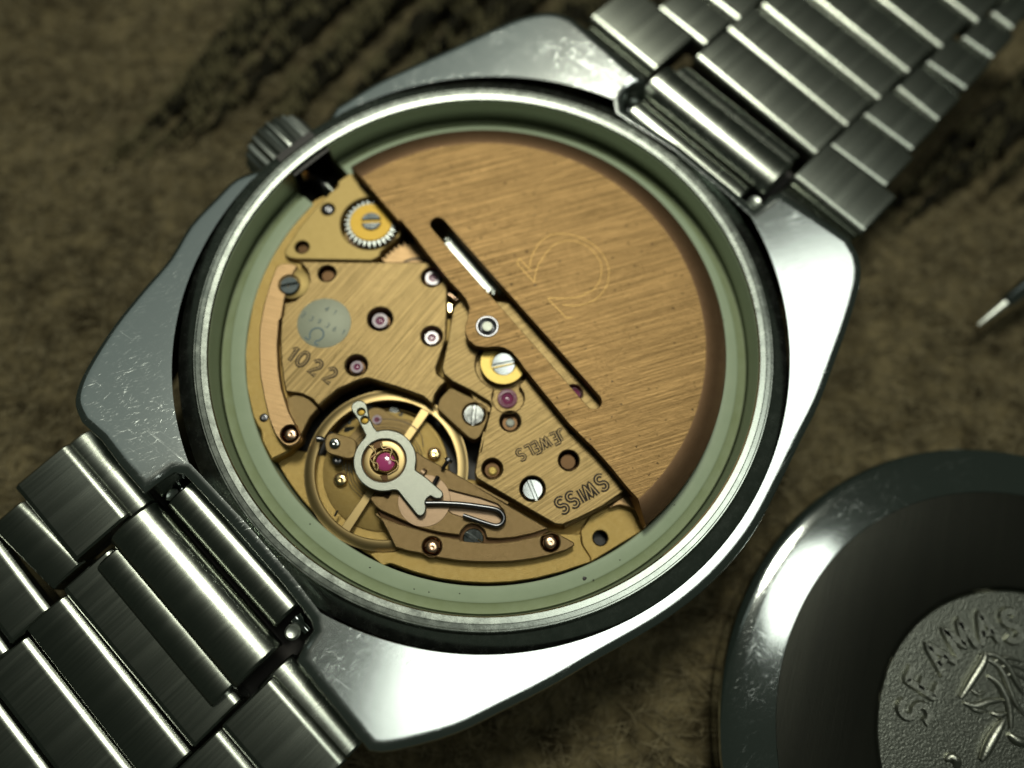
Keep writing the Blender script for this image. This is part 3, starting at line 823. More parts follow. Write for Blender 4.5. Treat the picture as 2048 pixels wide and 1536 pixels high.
# one loop from the union of the disc recess and the jewel recess below it
def union(a, b):
    ca = sum(a, Vector((0, 0))) / len(a); cb = sum(b, Vector((0, 0))) / len(b)
    ra = (a[0] - ca).length; rb = (b[0] - cb).length
    ao = [p for p in a if (p - cb).length > rb]; bo = [p for p in b if (p - ca).length > ra]
    d = (cb - ca); base = math.atan2(d.y, d.x)
    key = lambda c, off: (lambda p: (math.atan2((p - c).y, (p - c).x) - off) % (2 * math.pi))
    ao.sort(key=key(ca, base)); bo.sort(key=key(cb, base + math.pi))
    return ao + bo
un = union(recess, jr)
tb = prism('train_bridge', tb_out, ZT, -2.7, 'bridge2', watch, holes=[hole(p, r / 4.1, ZT) for p, r in tj if r not in (130,)] + [un], c=0.07, r=0.08, label='brushed gold bridge engraved SWISS and JEWELS')
for p, r in tj:
    if r in (130,): continue
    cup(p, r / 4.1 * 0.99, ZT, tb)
prism('bridge_recess', circle(((sum(un, Vector((0, 0))) / len(un)).x, (sum(un, Vector((0, 0))) / len(un)).y), 2.2, 40), ZT - 0.42, -2.7, 'bridge2', tb, r=0)
pin(D(903, 1172), 40 / 4.1, ZT - 0.45, tb, 'reg'); pin(E(596, 338), 42 / 4.1, ZT - 0.45, tb, 'dullbrass'); pin(E(1215, 280), 34 / 4.1, ZT - 0.6, tb, 'sink')
jewel(D(880, 970), 82 / 4.1, ZT - 0.32, tb, dark=True); jewel(D(1440, 930), 55 / 4.1, ZT - 0.32, tb, dark=True)
screw(E(924, 486), 86 / 4.1, ZT - 0.08, -68, tb)
screw(E(925, 486), 86 / 4.1, ZT - 0.08, -68, tb) if False else None
rd = wr(D(845, 675), 188 / 4.096, -1.3)
dq = P(D(845, 675), -1.28)
gw = lathe('gold_wheel', [(rd, -0.3), (rd, -0.02), (rd * 0.98, 0), (rd * 0.585, 0), (rd * 0.57, 0.03), (rd * 0.54, 0.03), (rd * 0.52, -0.05), (0, -0.05)], 'dullbrass', watch, dq, 64, label='round brass wheel half under the rotor')
_s = screw(D(850, 688), 98 / 4.1, -1.12, 12, gw); _s.rotation_euler = (R(8), 0, _s.rotation_euler[2])
td = (E(1160, 615)[0] - E(1490, 430)[0], E(1160, 615)[1] - E(1490, 430)[1])
for ch, p, h_ in (('S', E(1487, 432), 31), ('W', E(1390, 500), 29), ('I', E(1322, 540), 28), ('S', E(1250, 572), 30), ('S', E(1163, 618), 31)):
    letter(ch, p, h_, td, ZT, 0.27, 'engrave', tb, 'engrave2', name='engraved_letter')
td = (-340, 165)
for ch, p in (('3', D(1405, 1215)), ('J', D(1325, 1268)), ('E', D(1268, 1300)), ('W', D(1190, 1335)), ('E', D(1112, 1375)), ('L', D(1055, 1402)), ('S', D(992, 1432))):
    letter(ch, p, 23, td, ZT, 0.20, 'engrave', tb, 'engrave2', name='engraved_letter')
prism('bridge_edge_shelf', L(E, (1690, 500), (1700, 530), (1560, 605), (1300, 745), (1190, 800), (1170, 775), (1300, 700), (1500, 600)), -2.0, -2.7, 'matte', tb, c=0.03, r=0.03)
# steel ratchet under the rotor, seen through its slot
sq = P(Q(985, 510), -1.75)
sg = gear('winding_gear', 3.35, 3.62, 64, 0, -0.3, 'bsteel', watch, (sq.x + 0.6, sq.y + 0.9, -1.72))
# thin parts in the gap between the bridges
prism('gap_spring', L(D, (392, 190), (425, 200), (420, 260), (398, 262)), -1.9, -2.4, 'pol', pl, c=0.03, r=0.04)
prism('gap_spring', L(D, (388, 320), (414, 320), (404, 480), (376, 520)), -1.9, -2.4, 'plate', pl, c=0.03, r=0.04)
tube('click_arm', [P(D(400, 120), -1.7), P(D(470, 170), -1.7)], 0.18, 'pink_pin', pl, 8)

# ---------------------------------------------------------------- balance wheel
ZR = -2.35
bc = P(K(790, 640), ZR)
ro = wr(K(790, 640), 672 / 4.096, ZR)
bw = link('balance_wheel', None, None, watch, (bc.x, bc.y, ZR), label='round brass balance wheel with two spokes')
lathe('wheel_rim', [(ro * 0.865, -0.28), (ro * 0.865, -0.04), (ro * 0.875, 0), (ro * 0.955, 0.0), (ro * 0.965, -0.03), (ro, -0.05), (ro, -0.30)], 'wheel', bw, (bc.x, bc.y, ZR), 120)
s_a = P(K(1120, 150), ZR) - bc; s_a.normalize()
sn = Vector((-s_a.y, s_a.x, 0))
for s_ in (1, -1):
    p0 = s_a * (0.3 * s_); p1 = s_a * (ro * 0.88 * s_)
    l = [p0 + sn * 0.20, p1 + sn * 0.28, p1 - sn * 0.28, p0 - sn * 0.20]
    l = [(x + bc).xy for x in l]
    prism('spoke', l, ZR - 0.04, ZR - 0.18, 'wheel', bw, c=0.03, r=0)
sp_pts = []
turns = 9
for i in range(turns * 48 + 1):
    a = i / 48 * 2 * math.pi
    r = 0.9 + (2.35 - 0.9) * i / (turns * 48)
    sp_pts.append((bc.x - 0.1 + r * math.cos(a), bc.y + 0.25 + r * math.sin(a), -2.5))
tube('hairspring', sp_pts, 0.018, 'dsteel', bw, 4)
tube('hairspring_stud_curve', spline([P(K(*q_), -2.3) for q_ in ((700, 245), (800, 238), (900, 252), (1000, 290), (1060, 345), (1085, 400), (1090, 470))], False, 6), 0.02, 'dsteel', bw, 5)
for q_ in ((430, 640), (455, 645), (480, 650), (500, 660)):
    tube('hairspring_coil', [P(K(q_[0], q_[1] - 50), -2.2), P(K(q_[0] + 4, q_[1] + 30), -2.2)], 0.018, 'teeth', bw, 4)
for q_ in ((1180, 524), (415, 736)):
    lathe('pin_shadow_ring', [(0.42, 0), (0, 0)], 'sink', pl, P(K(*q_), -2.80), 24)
    pin(K(*q_), 54 / 4.1, -2.60, pl, 'pol')
# stud carrier arm with steel screws
sa = prism('stud_carrier', L(K, (300, 370), (345, 348), (500, 388), (545, 420), (540, 545), (500, 560), (470, 562), (350, 530), (300, 510), (282, 440)), -1.55, -1.95, 'matte', watch, c=0.05, r=0.2)
pin(K(365, 437), 47 / 4.1, -1.45, sa, 'steel')
tube('side_screw', [P(K(222, 402), -1.8), P(K(262, 404), -1.8), P(K(290, 410), -1.8)], [0.19, 0.19, 0.10], 'dsteel', sa, 12)
pin(K(385, 572), 42 / 4.1, -2.1, pl, 'dsteel')

# ---------------------------------------------------------------- balance bridge
ZC = -1.45
up_out = L(K, (1035, 500), (1085, 540), (1300, 655), (1500, 768), (1800, 935)) + L(E, (430, 440), (760, 640), (1052, 806), (920, 850), (780, 880), (650, 892), (545, 885), (528, 820), (480, 775), (435, 764), (380, 778), (340, 820), (325, 862), (150, 838), (0, 802)) + \
    L(K, (900, 1058), (740, 985), (695, 950), (652, 885), (680, 868), (765, 872), (800, 890), (900, 700), (1000, 600))
slot = W(L(K, (1295, 815), (1330, 826), (1560, 885), (1700, 935), (1752, 990), (1765, 1050), (1740, 1105), (1680, 1122), (1600, 1100), (1330, 1010), (1296, 985)), ZC)
cbr = prism('balance_bridge', up_out, ZC, -1.9, 'matte2', watch, holes=[rounded(slot, 0.1)], c=0.06, r=0.08, label='frosted gold balance bridge')
low_out = L(K, (700, 1005), (745, 1040), (900, 1098), (1060, 1145), (1250, 1198), (1395, 1222)) + L(E, (330, 905), (540, 925), (660, 922), (800, 905), (960, 868), (1080, 835), (1130, 850), (1262, 920), (1265, 945), (1200, 985), (1050, 1030), (900, 1060), (750, 1078), (600, 1082), (450, 1080), (300, 1070), (150, 1045), (0, 1010)) + L(K, (960, 1318), (862, 1288), (810, 1180), (760, 1085))
lh = [K(1163, 1282), E(1068, 918)]
cb2 = prism('balance_bridge_flange', low_out, ZC - 0.03, -2.25, 'matte2', cbr, holes=[hole(p, 79 / 4.1, ZC - 0.03) for p in lh], c=0.06, r=0.06)
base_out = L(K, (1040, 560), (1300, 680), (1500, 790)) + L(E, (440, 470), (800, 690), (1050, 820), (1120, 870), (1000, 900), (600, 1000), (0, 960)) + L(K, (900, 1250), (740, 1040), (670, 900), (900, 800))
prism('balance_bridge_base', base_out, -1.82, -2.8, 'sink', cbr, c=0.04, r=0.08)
prism('spring_bed', [Vector(p) for p in rounded(slot, 0.1)], ZC - 0.16, -1.9, 'insert', cbr, c=0.02, r=0)
for p in lh:
    cup(p, 78 / 4.1, ZC - 0.03, cb2)
pin(K(1165, 1290), 50 / 4.1, ZC - 0.2, cb2, 'pink_pin'); pin(E(1070, 922), 52 / 4.1, ZC - 0.2, cb2, 'pink_pin')
screw(E(436, 890), 86 / 4.1, ZC - 0.02, -33, cb2)
ic = P(K(1100, 905), ZC); ir = wr(K(1100, 905), 216 / 4.096, ZC)
lathe('bridge_insert', [(ir, -0.02), (ir * 0.985, 0.02), (0, 0.02)], 'insert', cbr, (ic.x, ic.y, ZC + 0.01), 60)
tube('bridge_insert_pin', [P(K(1075, 670), -1.4), P(K(1100, 690), -1.4)], 0.28, 'insert', cbr, 16)

# ---------------------------------------------------------------- regulator
ZG = -0.98
rc = K(777, 575)
t1_ = []
c0 = P(rc, ZG)
ring_o = wr(rc, 258 / 4.096, ZG)
tail = L(K, (655, 350), (625, 370)) 
reg_pts = L(K, (1028, 655), (1120, 720), (1250, 832), (1256, 862), (1238, 888), (1205, 892), (1180, 886), (1152, 866), (1122, 888), (1106, 920), (1116, 965), (1104, 1012), (1070, 1038), (1040, 1022), (950, 910), (880, 822))
def ang_of(p): 
    q = P(p, ZG) - c0; return math.atan2(q.y, q.x)
def ringarc(a, b, n=26):                        # clockwise in the world
    while b > a: b -= 2 * math.pi
    return [Vector((c0.x + ring_o * math.cos(a + (b - a) * i / n), c0.y + ring_o * math.sin(a + (b - a) * i / n))) for i in range(n + 1)]
armA = W(reg_pts, ZG)
armB = W(L(K, (622, 372), (600, 330), (540, 215), (508, 175), (500, 140), (515, 105), (550, 85), (590, 86), (622, 108), (635, 150), (650, 225), (690, 310), (715, 338)), ZG)
loop = armA + ringarc(ang_of(K(880, 822)), ang_of(K(622, 372)), 22)[1:-1] + armB + ringarc(ang_of(K(715, 338)), ang_of(K(1028, 655)), 26)[1:-1]
ri = wr(rc, 180 / 4.096, ZG)
ihole = circle(P(K(770, 575), ZG).xy, ri, 56)
rg_ = prism('regulator', loop, ZG, ZG - 0.24, 'reg', watch, holes=[ihole, hole(K(583, 178), 30 / 4.1, ZG), hole(K(612, 246), 31 / 4.1, ZG)], c=0.055, r=0.07, label='grey steel regulator ring with long tail')
for q_ in (K(583, 178), K(612, 246)):
    qq = P(q_, ZG - 0.22)
    lathe('regulator_pin', [(0.19, -0.2), (0.19, 0.0), (0, 0.04)], 'brass', rg_, qq, 24)
# shock setting inside the ring
sc0 = P(K(772, 580), ZG - 0.2)
u1 = wr(K(772, 580), 1 / 4.096, ZG)
sh = lathe('shock_setting', [(185 * u1, -0.5), (182 * u1, -0.05), (172 * u1, 0.0), (160 * u1, 0.02), (122 * u1, 0.02), (116 * u1, -0.05), (100 * u1, -0.30), (0, -0.30)], 'wheel', watch, sc0, 72, label='gold shock setting with ruby cap jewel')
lathe('setting_rim', [(186 * u1, -0.02), (178 * u1, 0.05), (172 * u1, 0.05), (168 * u1, -0.02)], 'sink', sh, sc0 + Vector((0, 0, 0.01)), 72)
jc = P(K(783, 588), ZG - 0.25)
lathe('jewel_bezel', [(96 * u1, -0.2), (94 * u1, 0.02), (86 * u1, 0.05), (80 * u1, 0.02), (78 * u1, -0.1)], 'dullbrass', sh, jc, 48)
lathe('cap_jewel', [(80 * u1, -0.12), (76 * u1, 0.0), (60 * u1, 0.07), (35 * u1, 0.11), (0, 0.12)], 'ruby', sh, jc, 48)
for pts in (((655, 560), (680, 595), (715, 600), (722, 640), (712, 660)), ((665, 455), (695, 490), (700, 520), (672, 545), (655, 565)), ((745, 440), (762, 480), (815, 470), (836, 500), (822, 540), (835, 570), (875, 583)), ((640, 450), (672, 470), (688, 500)), ((800, 690), (820, 680), (870, 650), (885, 615), (875, 583))):
    tube('shock_spring', spline([P(K(*q_), ZG - 0.08) for q_ in pts], False, 6), 0.038, 'pol', sh, 6)
prism('setting_notch', L(K, (735, 700), (800, 695), (800, 745), (760, 745)), ZG - 0.16, ZG - 0.4, 'sink', sh, c=0.02, r=0.03)
prism('setting_notch', L(K, (672, 430), (745, 405), (762, 440), (755, 470), (690, 485)), ZG - 0.17, ZG - 0.4, 'sink', sh, c=0.02, r=0.03)
# micrometer spring
spr = spline([P(K(*q_), -1.17) for q_ in ((1115, 928), (1250, 928), (1420, 937), (1560, 955), (1660, 970), (1715, 990), (1748, 1030), (1748, 1072), (1725, 1102), (1685, 1112), (1620, 1095), (1520, 1062), (1418, 1026))], False, 6)
tube('adjusting_spring', spr, [0.155 - 0.035 * i / len(spr) for i in range(len(spr))], 'dsteel', watch, 12, label='blackened hook shaped adjusting spring')
# small threaded screws
def small_screw(p0, p1, z, rh, rt, headed=True):
    a = P(p0, z); b = P(p1, z)
    path = []; rad = []
    n = 14
    if headed:
        h_ = a + (a - b).normalized() * 0.16
        path += [h_, a]; rad += [rh, rh]
    for i in range(n + 1):
        path.append(a.lerp(b, 0.02 + 0.98 * i / n)); rad.append(rt * (1.0 if i % 2 else 0.72))
    return tube('thread_screw', path, rad, 'dsteel', watch, 10)
small_screw(K(1290, 585), K(1245, 650), -1.25, 0.24, 0.13)
small_screw(K(1215, 705), K(1175, 775), -1.22, 0.2, 0.15, False)
small_screw(K(390, 985), K(365, 1035), -2.3, 0.1, 0.08, False)

# ---------------------------------------------------------------- rotor
ZO = -0.50
def chord_pts():
    return L(A, (905, 112), (1100, 350), (1310, 590)) + L(G, (0, 240), (120, 380), (240, 540), (360, 690)) + \
           L(D, (420, 25), (500, 105), (545, 165), (568, 225), (558, 300), (536, 370), (534, 430), (560, 490), (620, 540), (700, 552), (780, 545), (850, 552), (910, 585), (960, 640), (1010, 712), (1200, 950), (1380, 1172), (1560, 1352)) + \
           L(E, (1400, 120), (1560, 300), (1690, 462), (1790, 570)) + L(Q, (1292, 1046),)
ch = W(chord_pts(), ZO)
a0 = math.atan2(ch[0].y, ch[0].x); a1 = math.atan2(ch[-1].y, ch[-1].x)
RO, RB = 14.28, 12.95
ch[0] = Vector((math.cos(a0), math.sin(a0))) * RO; ch[-1] = Vector((math.cos(a1), math.sin(a1))) * RO
slot_c0 = P(G(310, 280), ZO).xy; slot_c1 = P(D(1586, 992), ZO).xy
sd = (slot_c1 - slot_c0).normalized(); sr = 0.47
ba = math.atan2(sd.y, sd.x)
slot_l = [slot_c1 + Vector((math.cos(ba + t), math.sin(ba + t))) * sr for t in np.linspace(-math.pi / 2, math.pi / 2, 12)] + \
         [slot_c0 + Vector((math.cos(ba + t), math.sin(ba + t))) * sr for t in np.linspace(math.pi / 2, 3 * math.pi / 2, 12)]
slot_l = [Vector((float(p[0]), float(p[1]))) for p in slot_l]
# flat face: chord, then arc of radius RB back
def on(r, a): return Vector((math.cos(a) * r, math.sin(a) * r))
def cut(r):                                     # where the chord crosses radius r near both ends
    i = next(k for k in range(len(ch)) if ch[k].length < r)
    p, q = ch[i - 1], ch[i]; t = (p.length - r) / (p.length - q.length); s = p.lerp(q, t)
    j = next(k for k in range(len(ch) - 1, -1, -1) if ch[k].length < r)
    p, q = ch[j + 1], ch[j]; t = (p.length - r) / (p.length - q.length); e = p.lerp(q, t)
    return i, s, j, e
i, s_, j, e_ = cut(RB)
inner_ch = [s_] + ch[i:j + 1] + [e_]
ae = math.atan2(e_.y, e_.x); as_ = math.atan2(s_.y, s_.x)
while as_ < ae: as_ += 2 * math.pi
face = inner_ch + [on(RB, ae + (as_ - ae) * k / 90) for k in range(1, 90)]
piv = D(715, 380)
pr = wr(piv, 92 / 4.096, ZO)
pc = P(piv, ZO).xy
rotor = prism('rotor', face, ZO, ZO - 0.55, 'rotor', watch, holes=[slot_l, circle(pc, pr, 40)], c=0.03, r=0, label='brushed gold half disc rotor engraved with an outlined horseshoe shaped emblem')
v = []; f = []
nseg = 110
A0 = math.atan2(ch[-1].y, ch[-1].x); A1 = math.atan2(ch[0].y, ch[0].x)
while A1 < A0: A1 += 2 * math.pi
prof = [(RB - 0.03, ZO - 0.01), (RB + 0.03, ZO - 0.01), (RO - 0.08, ZO - 0.38), (RO, ZO - 0.45), (RO, ZO - 1.1), (RB - 0.5, ZO - 1.1)]
for k in range(nseg + 1):
    t = k / nseg
    for r_, z_ in prof:
        tt = (r_ - RB) / (RO - RB); tt = min(max(tt, 0), 1)
        lo_ = ae + (A0 - ae) * tt; hi_ = as_ + (A1 - as_) * tt
        a = lo_ + (hi_ - lo_) * t
        v.append((r_ * math.cos(a), r_ * math.sin(a), z_))
n_ = len(prof)
for k in range(nseg):
    for q in range(n_ - 1):
        f.append((k * n_ + q, k * n_ + q + 1, (k + 1) * n_ + q + 1, (k + 1) * n_ + q))
f.append(tuple(range(n_))[::-1]); f.append(tuple(nseg * n_ + q for q in range(n_)))
me = mesh('rotor_rim', v, f, True, 25)
bm = bmesh.new(); bm.from_mesh(me); bmesh.ops.recalc_face_normals(bm, faces=bm.faces); bm.to_mesh(me); bm.free(); smooth(me, 25)
link('rotor_rim', me, 'rotor_rim', rotor, (0, 0, 0), label='darker bevelled bronze rim of the rotor')
pv = lathe('rotor_pivot', [(pr * 0.99, -0.06), (pr * 0.95, 0.02), (pr * 0.88, 0.02), (pr * 0.80, -0.10), (pr * 0.52, -0.16), (pr * 0.47, -0.02), (pr * 0.44, 0.0), (0, 0.0)], 'dsteel', rotor, (pc.x, pc.y, ZO), 56)
lathe('pivot_cap', [(pr * 0.45, -0.02), (pr * 0.44, 0.03), (0, 0.03)], 'reg', pv, (pc.x, pc.y, ZO), 32)
specks((G(1105, 45 + 375 * 4.096 / 4.096 - 0 + 360), G(1108, 780), G(1548, 405), G(1310, 585), G(1100, 205), G(1195, 245), D(1520, 565), D(1740, 830), D(1815, 1018), D(1560, 1305), D(1735, 1120), D(1085, 560), D(1105, 45)), ZO, rotor, 0.06)
lines = [((1065, 640), (1075, 560), (1130, 450), (1200, 385), (1300, 358), (1420, 370), (1540, 420), (1640, 500), (1700, 610), (1710, 690), (1690, 790), (1620, 880), (1530, 930), (1430, 948), (1330, 938)),
         ((1100, 750), (1120, 650), (1180, 540), (1260, 450), (1360, 415), (1450, 425), (1560, 480), (1630, 570), (1650, 640), (1640, 730), (1590, 810), (1500, 860), (1400, 885), (1300, 888), (1220, 882))]
straight = [((1068, 660), (980, 560)), ((980, 560), (958, 605)), ((958, 605), (1100, 755)), ((1220, 882), (1215, 895)), ((1215, 895), (1365, 1050)), ((1365, 1050), (1415, 1040))]
for ln_ in lines:
    tube('engraved_line', spline([P(G(*q_), ZO) for q_ in ln_], False, 6), 0.012, 'logo', rotor, 6)
for ln_ in straight:
    tube('engraved_line', [P(G(*q_), ZO) for q_ in ln_], 0.012, 'logo', rotor, 6)

# ---------------------------------------------------------------- bracelet
def bar_profile(p_, z, kind):
    # outline in (distance from the case, height) of one bar, near edge first
    if kind == 'bar': return [(0.0, z - 1.6), (0.0, z - 0.62), (0.04, z - 0.36), (0.13, z - 0.17), (0.3, z - 0.05), (0.55, z), (p_ - 0.35, z - 0.05), (p_ - 0.12, z - 0.16), (p_, z - 0.4), (p_, z - 1.6)]
    return [(p_ / 2 * (1 - math.cos(math.pi * k / 14)), z - p_ / 3 + p_ / 3 * math.sin(math.pi * k / 14) ** 0.8) for k in range(15)]
def bar(name, e0, pit, s0, s1, z, sgn, kind='bar', parent=None, m='link', skew=0.0, endround=0.12):
    pr_ = bar_profile(pit, z, kind)
    cen = ev * (sgn * (e0 + pit / 2)) + sv * ((s0 + s1) / 2)
    v = []; f = []
    cuts = [(s0, endround), (s0 + endround, 0), (s1 - endround, 0), (s1, endround)]
    zc = min(q[1] for q in pr_)
    for s_, sh_ in cuts:
        for d_, z_ in pr_:
            zz = z_ - (sh_ * 0.8 if z_ > z - 1.0 else 0)
            dd_ = min(max(d_, sh_ * 0.6), pit - sh_ * 0.6) if sh_ else d_
            p = ev * (sgn * (e0 + dd_ + skew * (s_ - s0))) + sv * s_ - cen
            v.append((p.x, p.y, zz - z))
    n = len(pr_)
    for c_ in range(3):
        for q in range(n - 1):
            f.append((c_ * n + q, c_ * n + q + 1, (c_ + 1) * n + q + 1, (c_ + 1) * n + q))
    f.append(tuple(range(n))); f.append(tuple(3 * n + q for q in range(n)))
    me = mesh(name, v, f, True, 24)
    bm = bmesh.new(); bm.from_mesh(me); bmesh.ops.recalc_face_normals(bm, faces=bm.faces); bm.to_mesh(me); bm.free(); smooth(me, 24)
    return link(name, me, m, parent or watch, (cen.x, cen.y, z))
def es(p, z):
    q = P(p, z).xy; return q.dot(ev), q.dot(sv)
def bars(name, segs, z0s, sgn, last, kind='bar'):
    es_ = []
    for (a, b), z in zip(segs, z0s):
        ea, sa_ = es(a, z); eb, sb = es(b, z)
        es_.append((abs(ea), abs(eb), min(sa_, sb), max(sa_, sb), z))
    for k, (ea, eb, s0, s1, z) in enumerate(es_):
        e0 = ea
        pit = (es_[k + 1][0] - e0 if k + 1 < len(es_) else last) - 0.10
        bar(name, e0 - 0.35, pit, s0 + 0.05, s1 - 0.05, z, sgn, 'bar', skew=(eb - ea) / (s1 - s0) if s1 > s0 else 0)
ZU = [-2.7] * 9
# upper right half
bars('bracelet_bar', [((1393, 108), (1636, 308)), ((1455, 53), (1698, 252)), ((1524, 5), (1762, 198)), ((1583, -47), (1821, 144)), ((1650, -93), (1888, 94)), ((1725, -140), (1960, 43)), ((1795, -185), (2030, -5))], [-2.3, -2.6, -2.7, -2.8, -2.8, -2.8, -2.8], 1, 3.4)
bars('side_bar', [((1588, 348), (1732, 463)), ((1660, 286), (1776, 372)), ((1727, 225), (1829, 300)), ((1794, 171), (1880, 241)), ((1853, 120), (1936, 177)), ((1925, 70), (1990, 115)), ((1984, 21), (2030, 56)), ((2040, -30), (2085, 5))], [-1.7, -2.4, -2.6, -2.7, -2.8, -2.8, -2.8, -2.8], 1, 3.6)
bars('side_bar', [((1182, 29), (1314, 138)), ((1317, 12), (1414, 88)), ((1380, -40), (1481, 38)), ((1450, -90), (1545, -14))], [-1.6, -2.4, -2.6, -2.7], 1, 3.6)
# lower left half
bars('bracelet_bar', [((211, 1100), (476, 1410)), ((119, 1194), (375, 1514)), ((43, 1276), (290, 1590)), ((-45, 1370), (190, 1680)), ((-130, 1460), (100, 1770))], [-2.2, -2.9, -3.3, -3.6, -3.9], -1, 3.4)
bars('side_bar', [((125, 890), (250, 1037)), ((35, 1004), (162, 1130)), ((-30, 1062), (94, 1225)), ((-110, 1140), (10, 1310))], [-1.7, -2.4, -3.0, -3.4], -1, 3.3)
bars('side_bar', [((535, 1358), (687, 1530)), ((430, 1462), (580, 1640)), ((345, 1560), (480, 1740))], [-1.7, -2.4, -3.0], -1, 3.3)
# sloping shoulders between the lugs and the first side bars
for sg_, s0_, s1_ in ((1, 6.0, 11.7), (1, -12.0, -6.1), (-1, -12.2, -6.3), (-1, 5.3, 11.2)):
    bar('side_shoulder', 19.9, 2.5, s0_, s1_, -2.05, sg_, 'round')
# end links in the notches: spring bar barrel, big rounded bar, sloping shoulder
def endlink(sgn, s0, s1, lab_):
    e = link('end_link', None, None, watch, (ev.x * sgn * 20, ev.y * sgn * 20, -2), label=lab_)
    bar('barrel_tube', 17.55, 2.0, s0 + 0.5, s1 - 0.9, -0.95, sgn, 'round', e)
    bar('rounded_bar', 19.75, 3.1, s0, s1, -0.55, sgn, 'round', e)
    bar('shoulder_bar', 22.3, 2.2, s0 + 0.3, s1 - 0.3, -1.7, sgn, 'round', e)
    for s_ in (s0 + 0.1, s1 - 0.1):
        c_ = ev * (sgn * 18.5)
        a = c_ + sv * (s_ - 0.5); b = c_ + sv * (s_ + 0.5)
        o = tube('spring_bar', [(a.x, a.y, -1.9), (c_.x + sv.x * (s_ - 0.2), c_.y + sv.y * (s_ - 0.2), -1.9), (c_.x + sv.x * s_, c_.y + sv.y * s_, -1.9), (b.x, b.y, -1.9)], [0.42, 0.42, 0.26, 0.26], 'steel', e, 16)
        p = c_ + sv * s_ + ev * (sgn * 0.5)
        lathe('bar_collar', [(0.30, -0.4), (0.42, 0.0), (0.30, 0.12), (0.12, 0.05), (0, 0.05)], 'bsteel', e, (p.x, p.y, -1.4), 20)
    # notch bed
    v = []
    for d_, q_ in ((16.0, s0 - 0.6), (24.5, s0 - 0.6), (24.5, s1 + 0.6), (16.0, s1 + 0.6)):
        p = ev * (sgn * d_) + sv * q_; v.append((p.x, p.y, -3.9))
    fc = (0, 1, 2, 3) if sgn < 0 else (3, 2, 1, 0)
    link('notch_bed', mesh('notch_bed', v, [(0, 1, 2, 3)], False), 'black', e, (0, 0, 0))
endlink(1, -5.3, 5.55, 'upper right end link')
endlink(-1, -5.75, 4.75, 'lower left end link')

# ================================================================ case back
ZK = -5.5
kb = Vector((31.3, -23.9, ZK))
back = link('watch_case_back', None, None, None, (kb.x, kb.y, CZ), label='round steel case back with frosted medallion lying at the lower right', category='case back')
lathe('outer_rim', [(16.6, -4.2), (17.5, -3.9), (17.85, -1.4), (18.0, -0.95), (17.95, -0.68), (17.8, -0.52), (17.4, -0.36), (16.9, -0.26), (15.9, -0.08), (15.15, 0.05), (15.0, 0.08)], 'back_ring', back, kb, 200, 30)
lathe('flat_face', [(15.0, 0.10), (14.97, 0.06), (14.9, 0.06), (9.4, 0.06), (9.2, 0.03), (9.02, -0.14)], 'back_face', back, kb, 200, 12)
med = lathe('medallion', [(9.02, -0.14), (8.9, -0.25), (0, -0.25)], 'medal', back, kb, 120, 40)
# raised lettering along the medallion
mc = kb
Z5 = zo(1720, 1180, 4.314)
word = 'SEAMASTER'
zl = ZK - 0.2
lp = [P(p_, zl) for p_ in ((1821, 1420), (1842, 1362), (1876, 1314), (1920, 1280), (1970, 1260), (2021, 1256))]
rad_ = sum((p_ - kb).xy.length for p_ in lp) / 6
angs = [math.degrees(math.atan2((p_ - kb).y, (p_ - kb).x)) % 360 for p_ in lp]
for k in range(3): angs.append(angs[-1] - 15)
for ch_, an in zip(word, angs):
    a = R(an)
    pos = Vector((math.cos(a), math.sin(a))) * rad_
    d = Vector((math.sin(a), -math.cos(a)))
    v, f = letters((0, 0), ch_, 1.75, d, 0.0, 0.58)
    v = [(x[0], x[1], x[2] * 11) for x in v]
    link('raised_letter', mesh('raised_letter', v, f, True, 50), 'relief', med, (mc.x + pos.x, mc.y + pos.y, mc.z - 0.24))
# raised sea creature figure: long curved body parts
def relief(pts, rad, zz=-0.2):
    path = spline([P(Z5(*q_), ZK + zz) for q_ in pts], False, 5)
    n = len(path)
    rr = [rad * (0.35 + 0.65 * math.sin(math.pi * (i + 0.5) / n)) for i in range(n)]
    tube('relief_figure', path, rr, 'relief', med, 10)
relief([(870, 930), (950, 800), (1060, 620), (1080, 540)], 0.26, -0.12)
relief([(1050, 1470), (1130, 1300), (1240, 1120)], 0.3, -0.12)
relief([(740, 1470), (790, 1440), (830, 1480), (830, 1536)], 0.3)
relief([(890, 970), (990, 1000), (1120, 960), (1250, 950)], 0.22)
relief([(940, 1000), (1010, 1040), (1100, 1040)], 0.16)
relief([(1040, 560), (1150, 560), (1260, 640), (1340, 780), (1415, 900)], 0.22)
relief([(1100, 600), (1190, 660), (1250, 760), (1330, 960), (1420, 1080)], 0.2)
relief([(1100, 740), (1200, 820), (1280, 1000), (1300, 1200)], 0.24)
relief([(1150, 620), (1260, 580), (1400, 620)], 0.12)
relief([(1190, 680), (1300, 640), (1440, 700)], 0.12)
relief([(1230, 760), (1330, 720), (1460, 790)], 0.12)
relief([(1130, 1060), (1200, 1080), (1260, 1060)], 0.18)
relief([(960, 860), (1020, 900), (1080, 880)], 0.14)
relief([(1280, 1240), (1360, 1300), (1480, 1320)], 0.3)

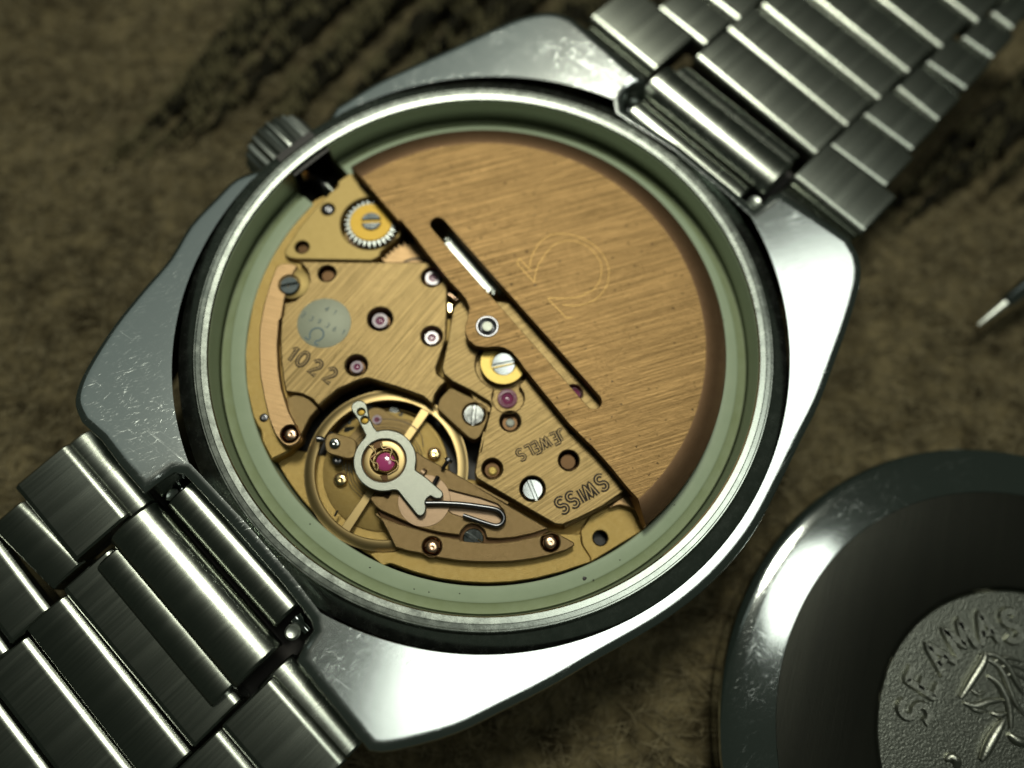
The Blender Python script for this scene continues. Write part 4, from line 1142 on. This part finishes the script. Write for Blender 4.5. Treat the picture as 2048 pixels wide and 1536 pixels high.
# ================================================================ tool tip at the right
tl = link('steel_tool', None, None, None, P((2048, 585), -7.0) + Vector((0, 0, 0)), label='thin pointed steel tool tip entering from the right edge', category='tool')
ta = P((1957, 650), -8.3); tm = P((2010, 607), -7.7); te = P((2140, 505), -6.4)
tube('tool_tip', [ta, ta.lerp(tm, .5), tm], [0.10, 0.24, 0.34], 'bsteel', tl, 12)
tube('tool_shaft', [tm, tm.lerp(te, .04), te], [0.36, 0.55, 0.75], 'steel', tl, 16)

# ================================================================ black ribbed fabric under the far end of the bracelet
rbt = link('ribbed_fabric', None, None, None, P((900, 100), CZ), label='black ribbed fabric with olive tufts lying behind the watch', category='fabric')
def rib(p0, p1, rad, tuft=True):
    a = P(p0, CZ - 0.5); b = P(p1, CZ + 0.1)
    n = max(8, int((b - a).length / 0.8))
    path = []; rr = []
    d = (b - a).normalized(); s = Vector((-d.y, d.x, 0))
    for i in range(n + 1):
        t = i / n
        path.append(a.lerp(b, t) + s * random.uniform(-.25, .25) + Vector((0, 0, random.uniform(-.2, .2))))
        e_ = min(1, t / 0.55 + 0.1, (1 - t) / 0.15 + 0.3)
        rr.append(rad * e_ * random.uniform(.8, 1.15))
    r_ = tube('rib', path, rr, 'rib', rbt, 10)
    if tuft:
        v = []; f = []
        for i in range(1, n):
            if random.random() < 0.5: continue
            for q in range(12):
                c_ = path[i] - WORLD[r_.name] + Vector((random.gauss(0, .35), random.gauss(0, .35), rr[i] * 0.85))
                dr = Vector((random.uniform(-.5, .1), random.uniform(.2, 1), random.uniform(.3, 1))).normalized() * random.uniform(.4, 1.1)
                sd_ = dr.cross(Vector((0, 0, 1))).normalized() * 0.08
                k = len(v); v += [c_ - sd_, c_ + sd_, c_ + dr]; f.append((k, k + 1, k + 2))
        if v: link('tuft', mesh('tuft', v, f, False), 'tuft', r_, WORLD[r_.name], kind='stuff')
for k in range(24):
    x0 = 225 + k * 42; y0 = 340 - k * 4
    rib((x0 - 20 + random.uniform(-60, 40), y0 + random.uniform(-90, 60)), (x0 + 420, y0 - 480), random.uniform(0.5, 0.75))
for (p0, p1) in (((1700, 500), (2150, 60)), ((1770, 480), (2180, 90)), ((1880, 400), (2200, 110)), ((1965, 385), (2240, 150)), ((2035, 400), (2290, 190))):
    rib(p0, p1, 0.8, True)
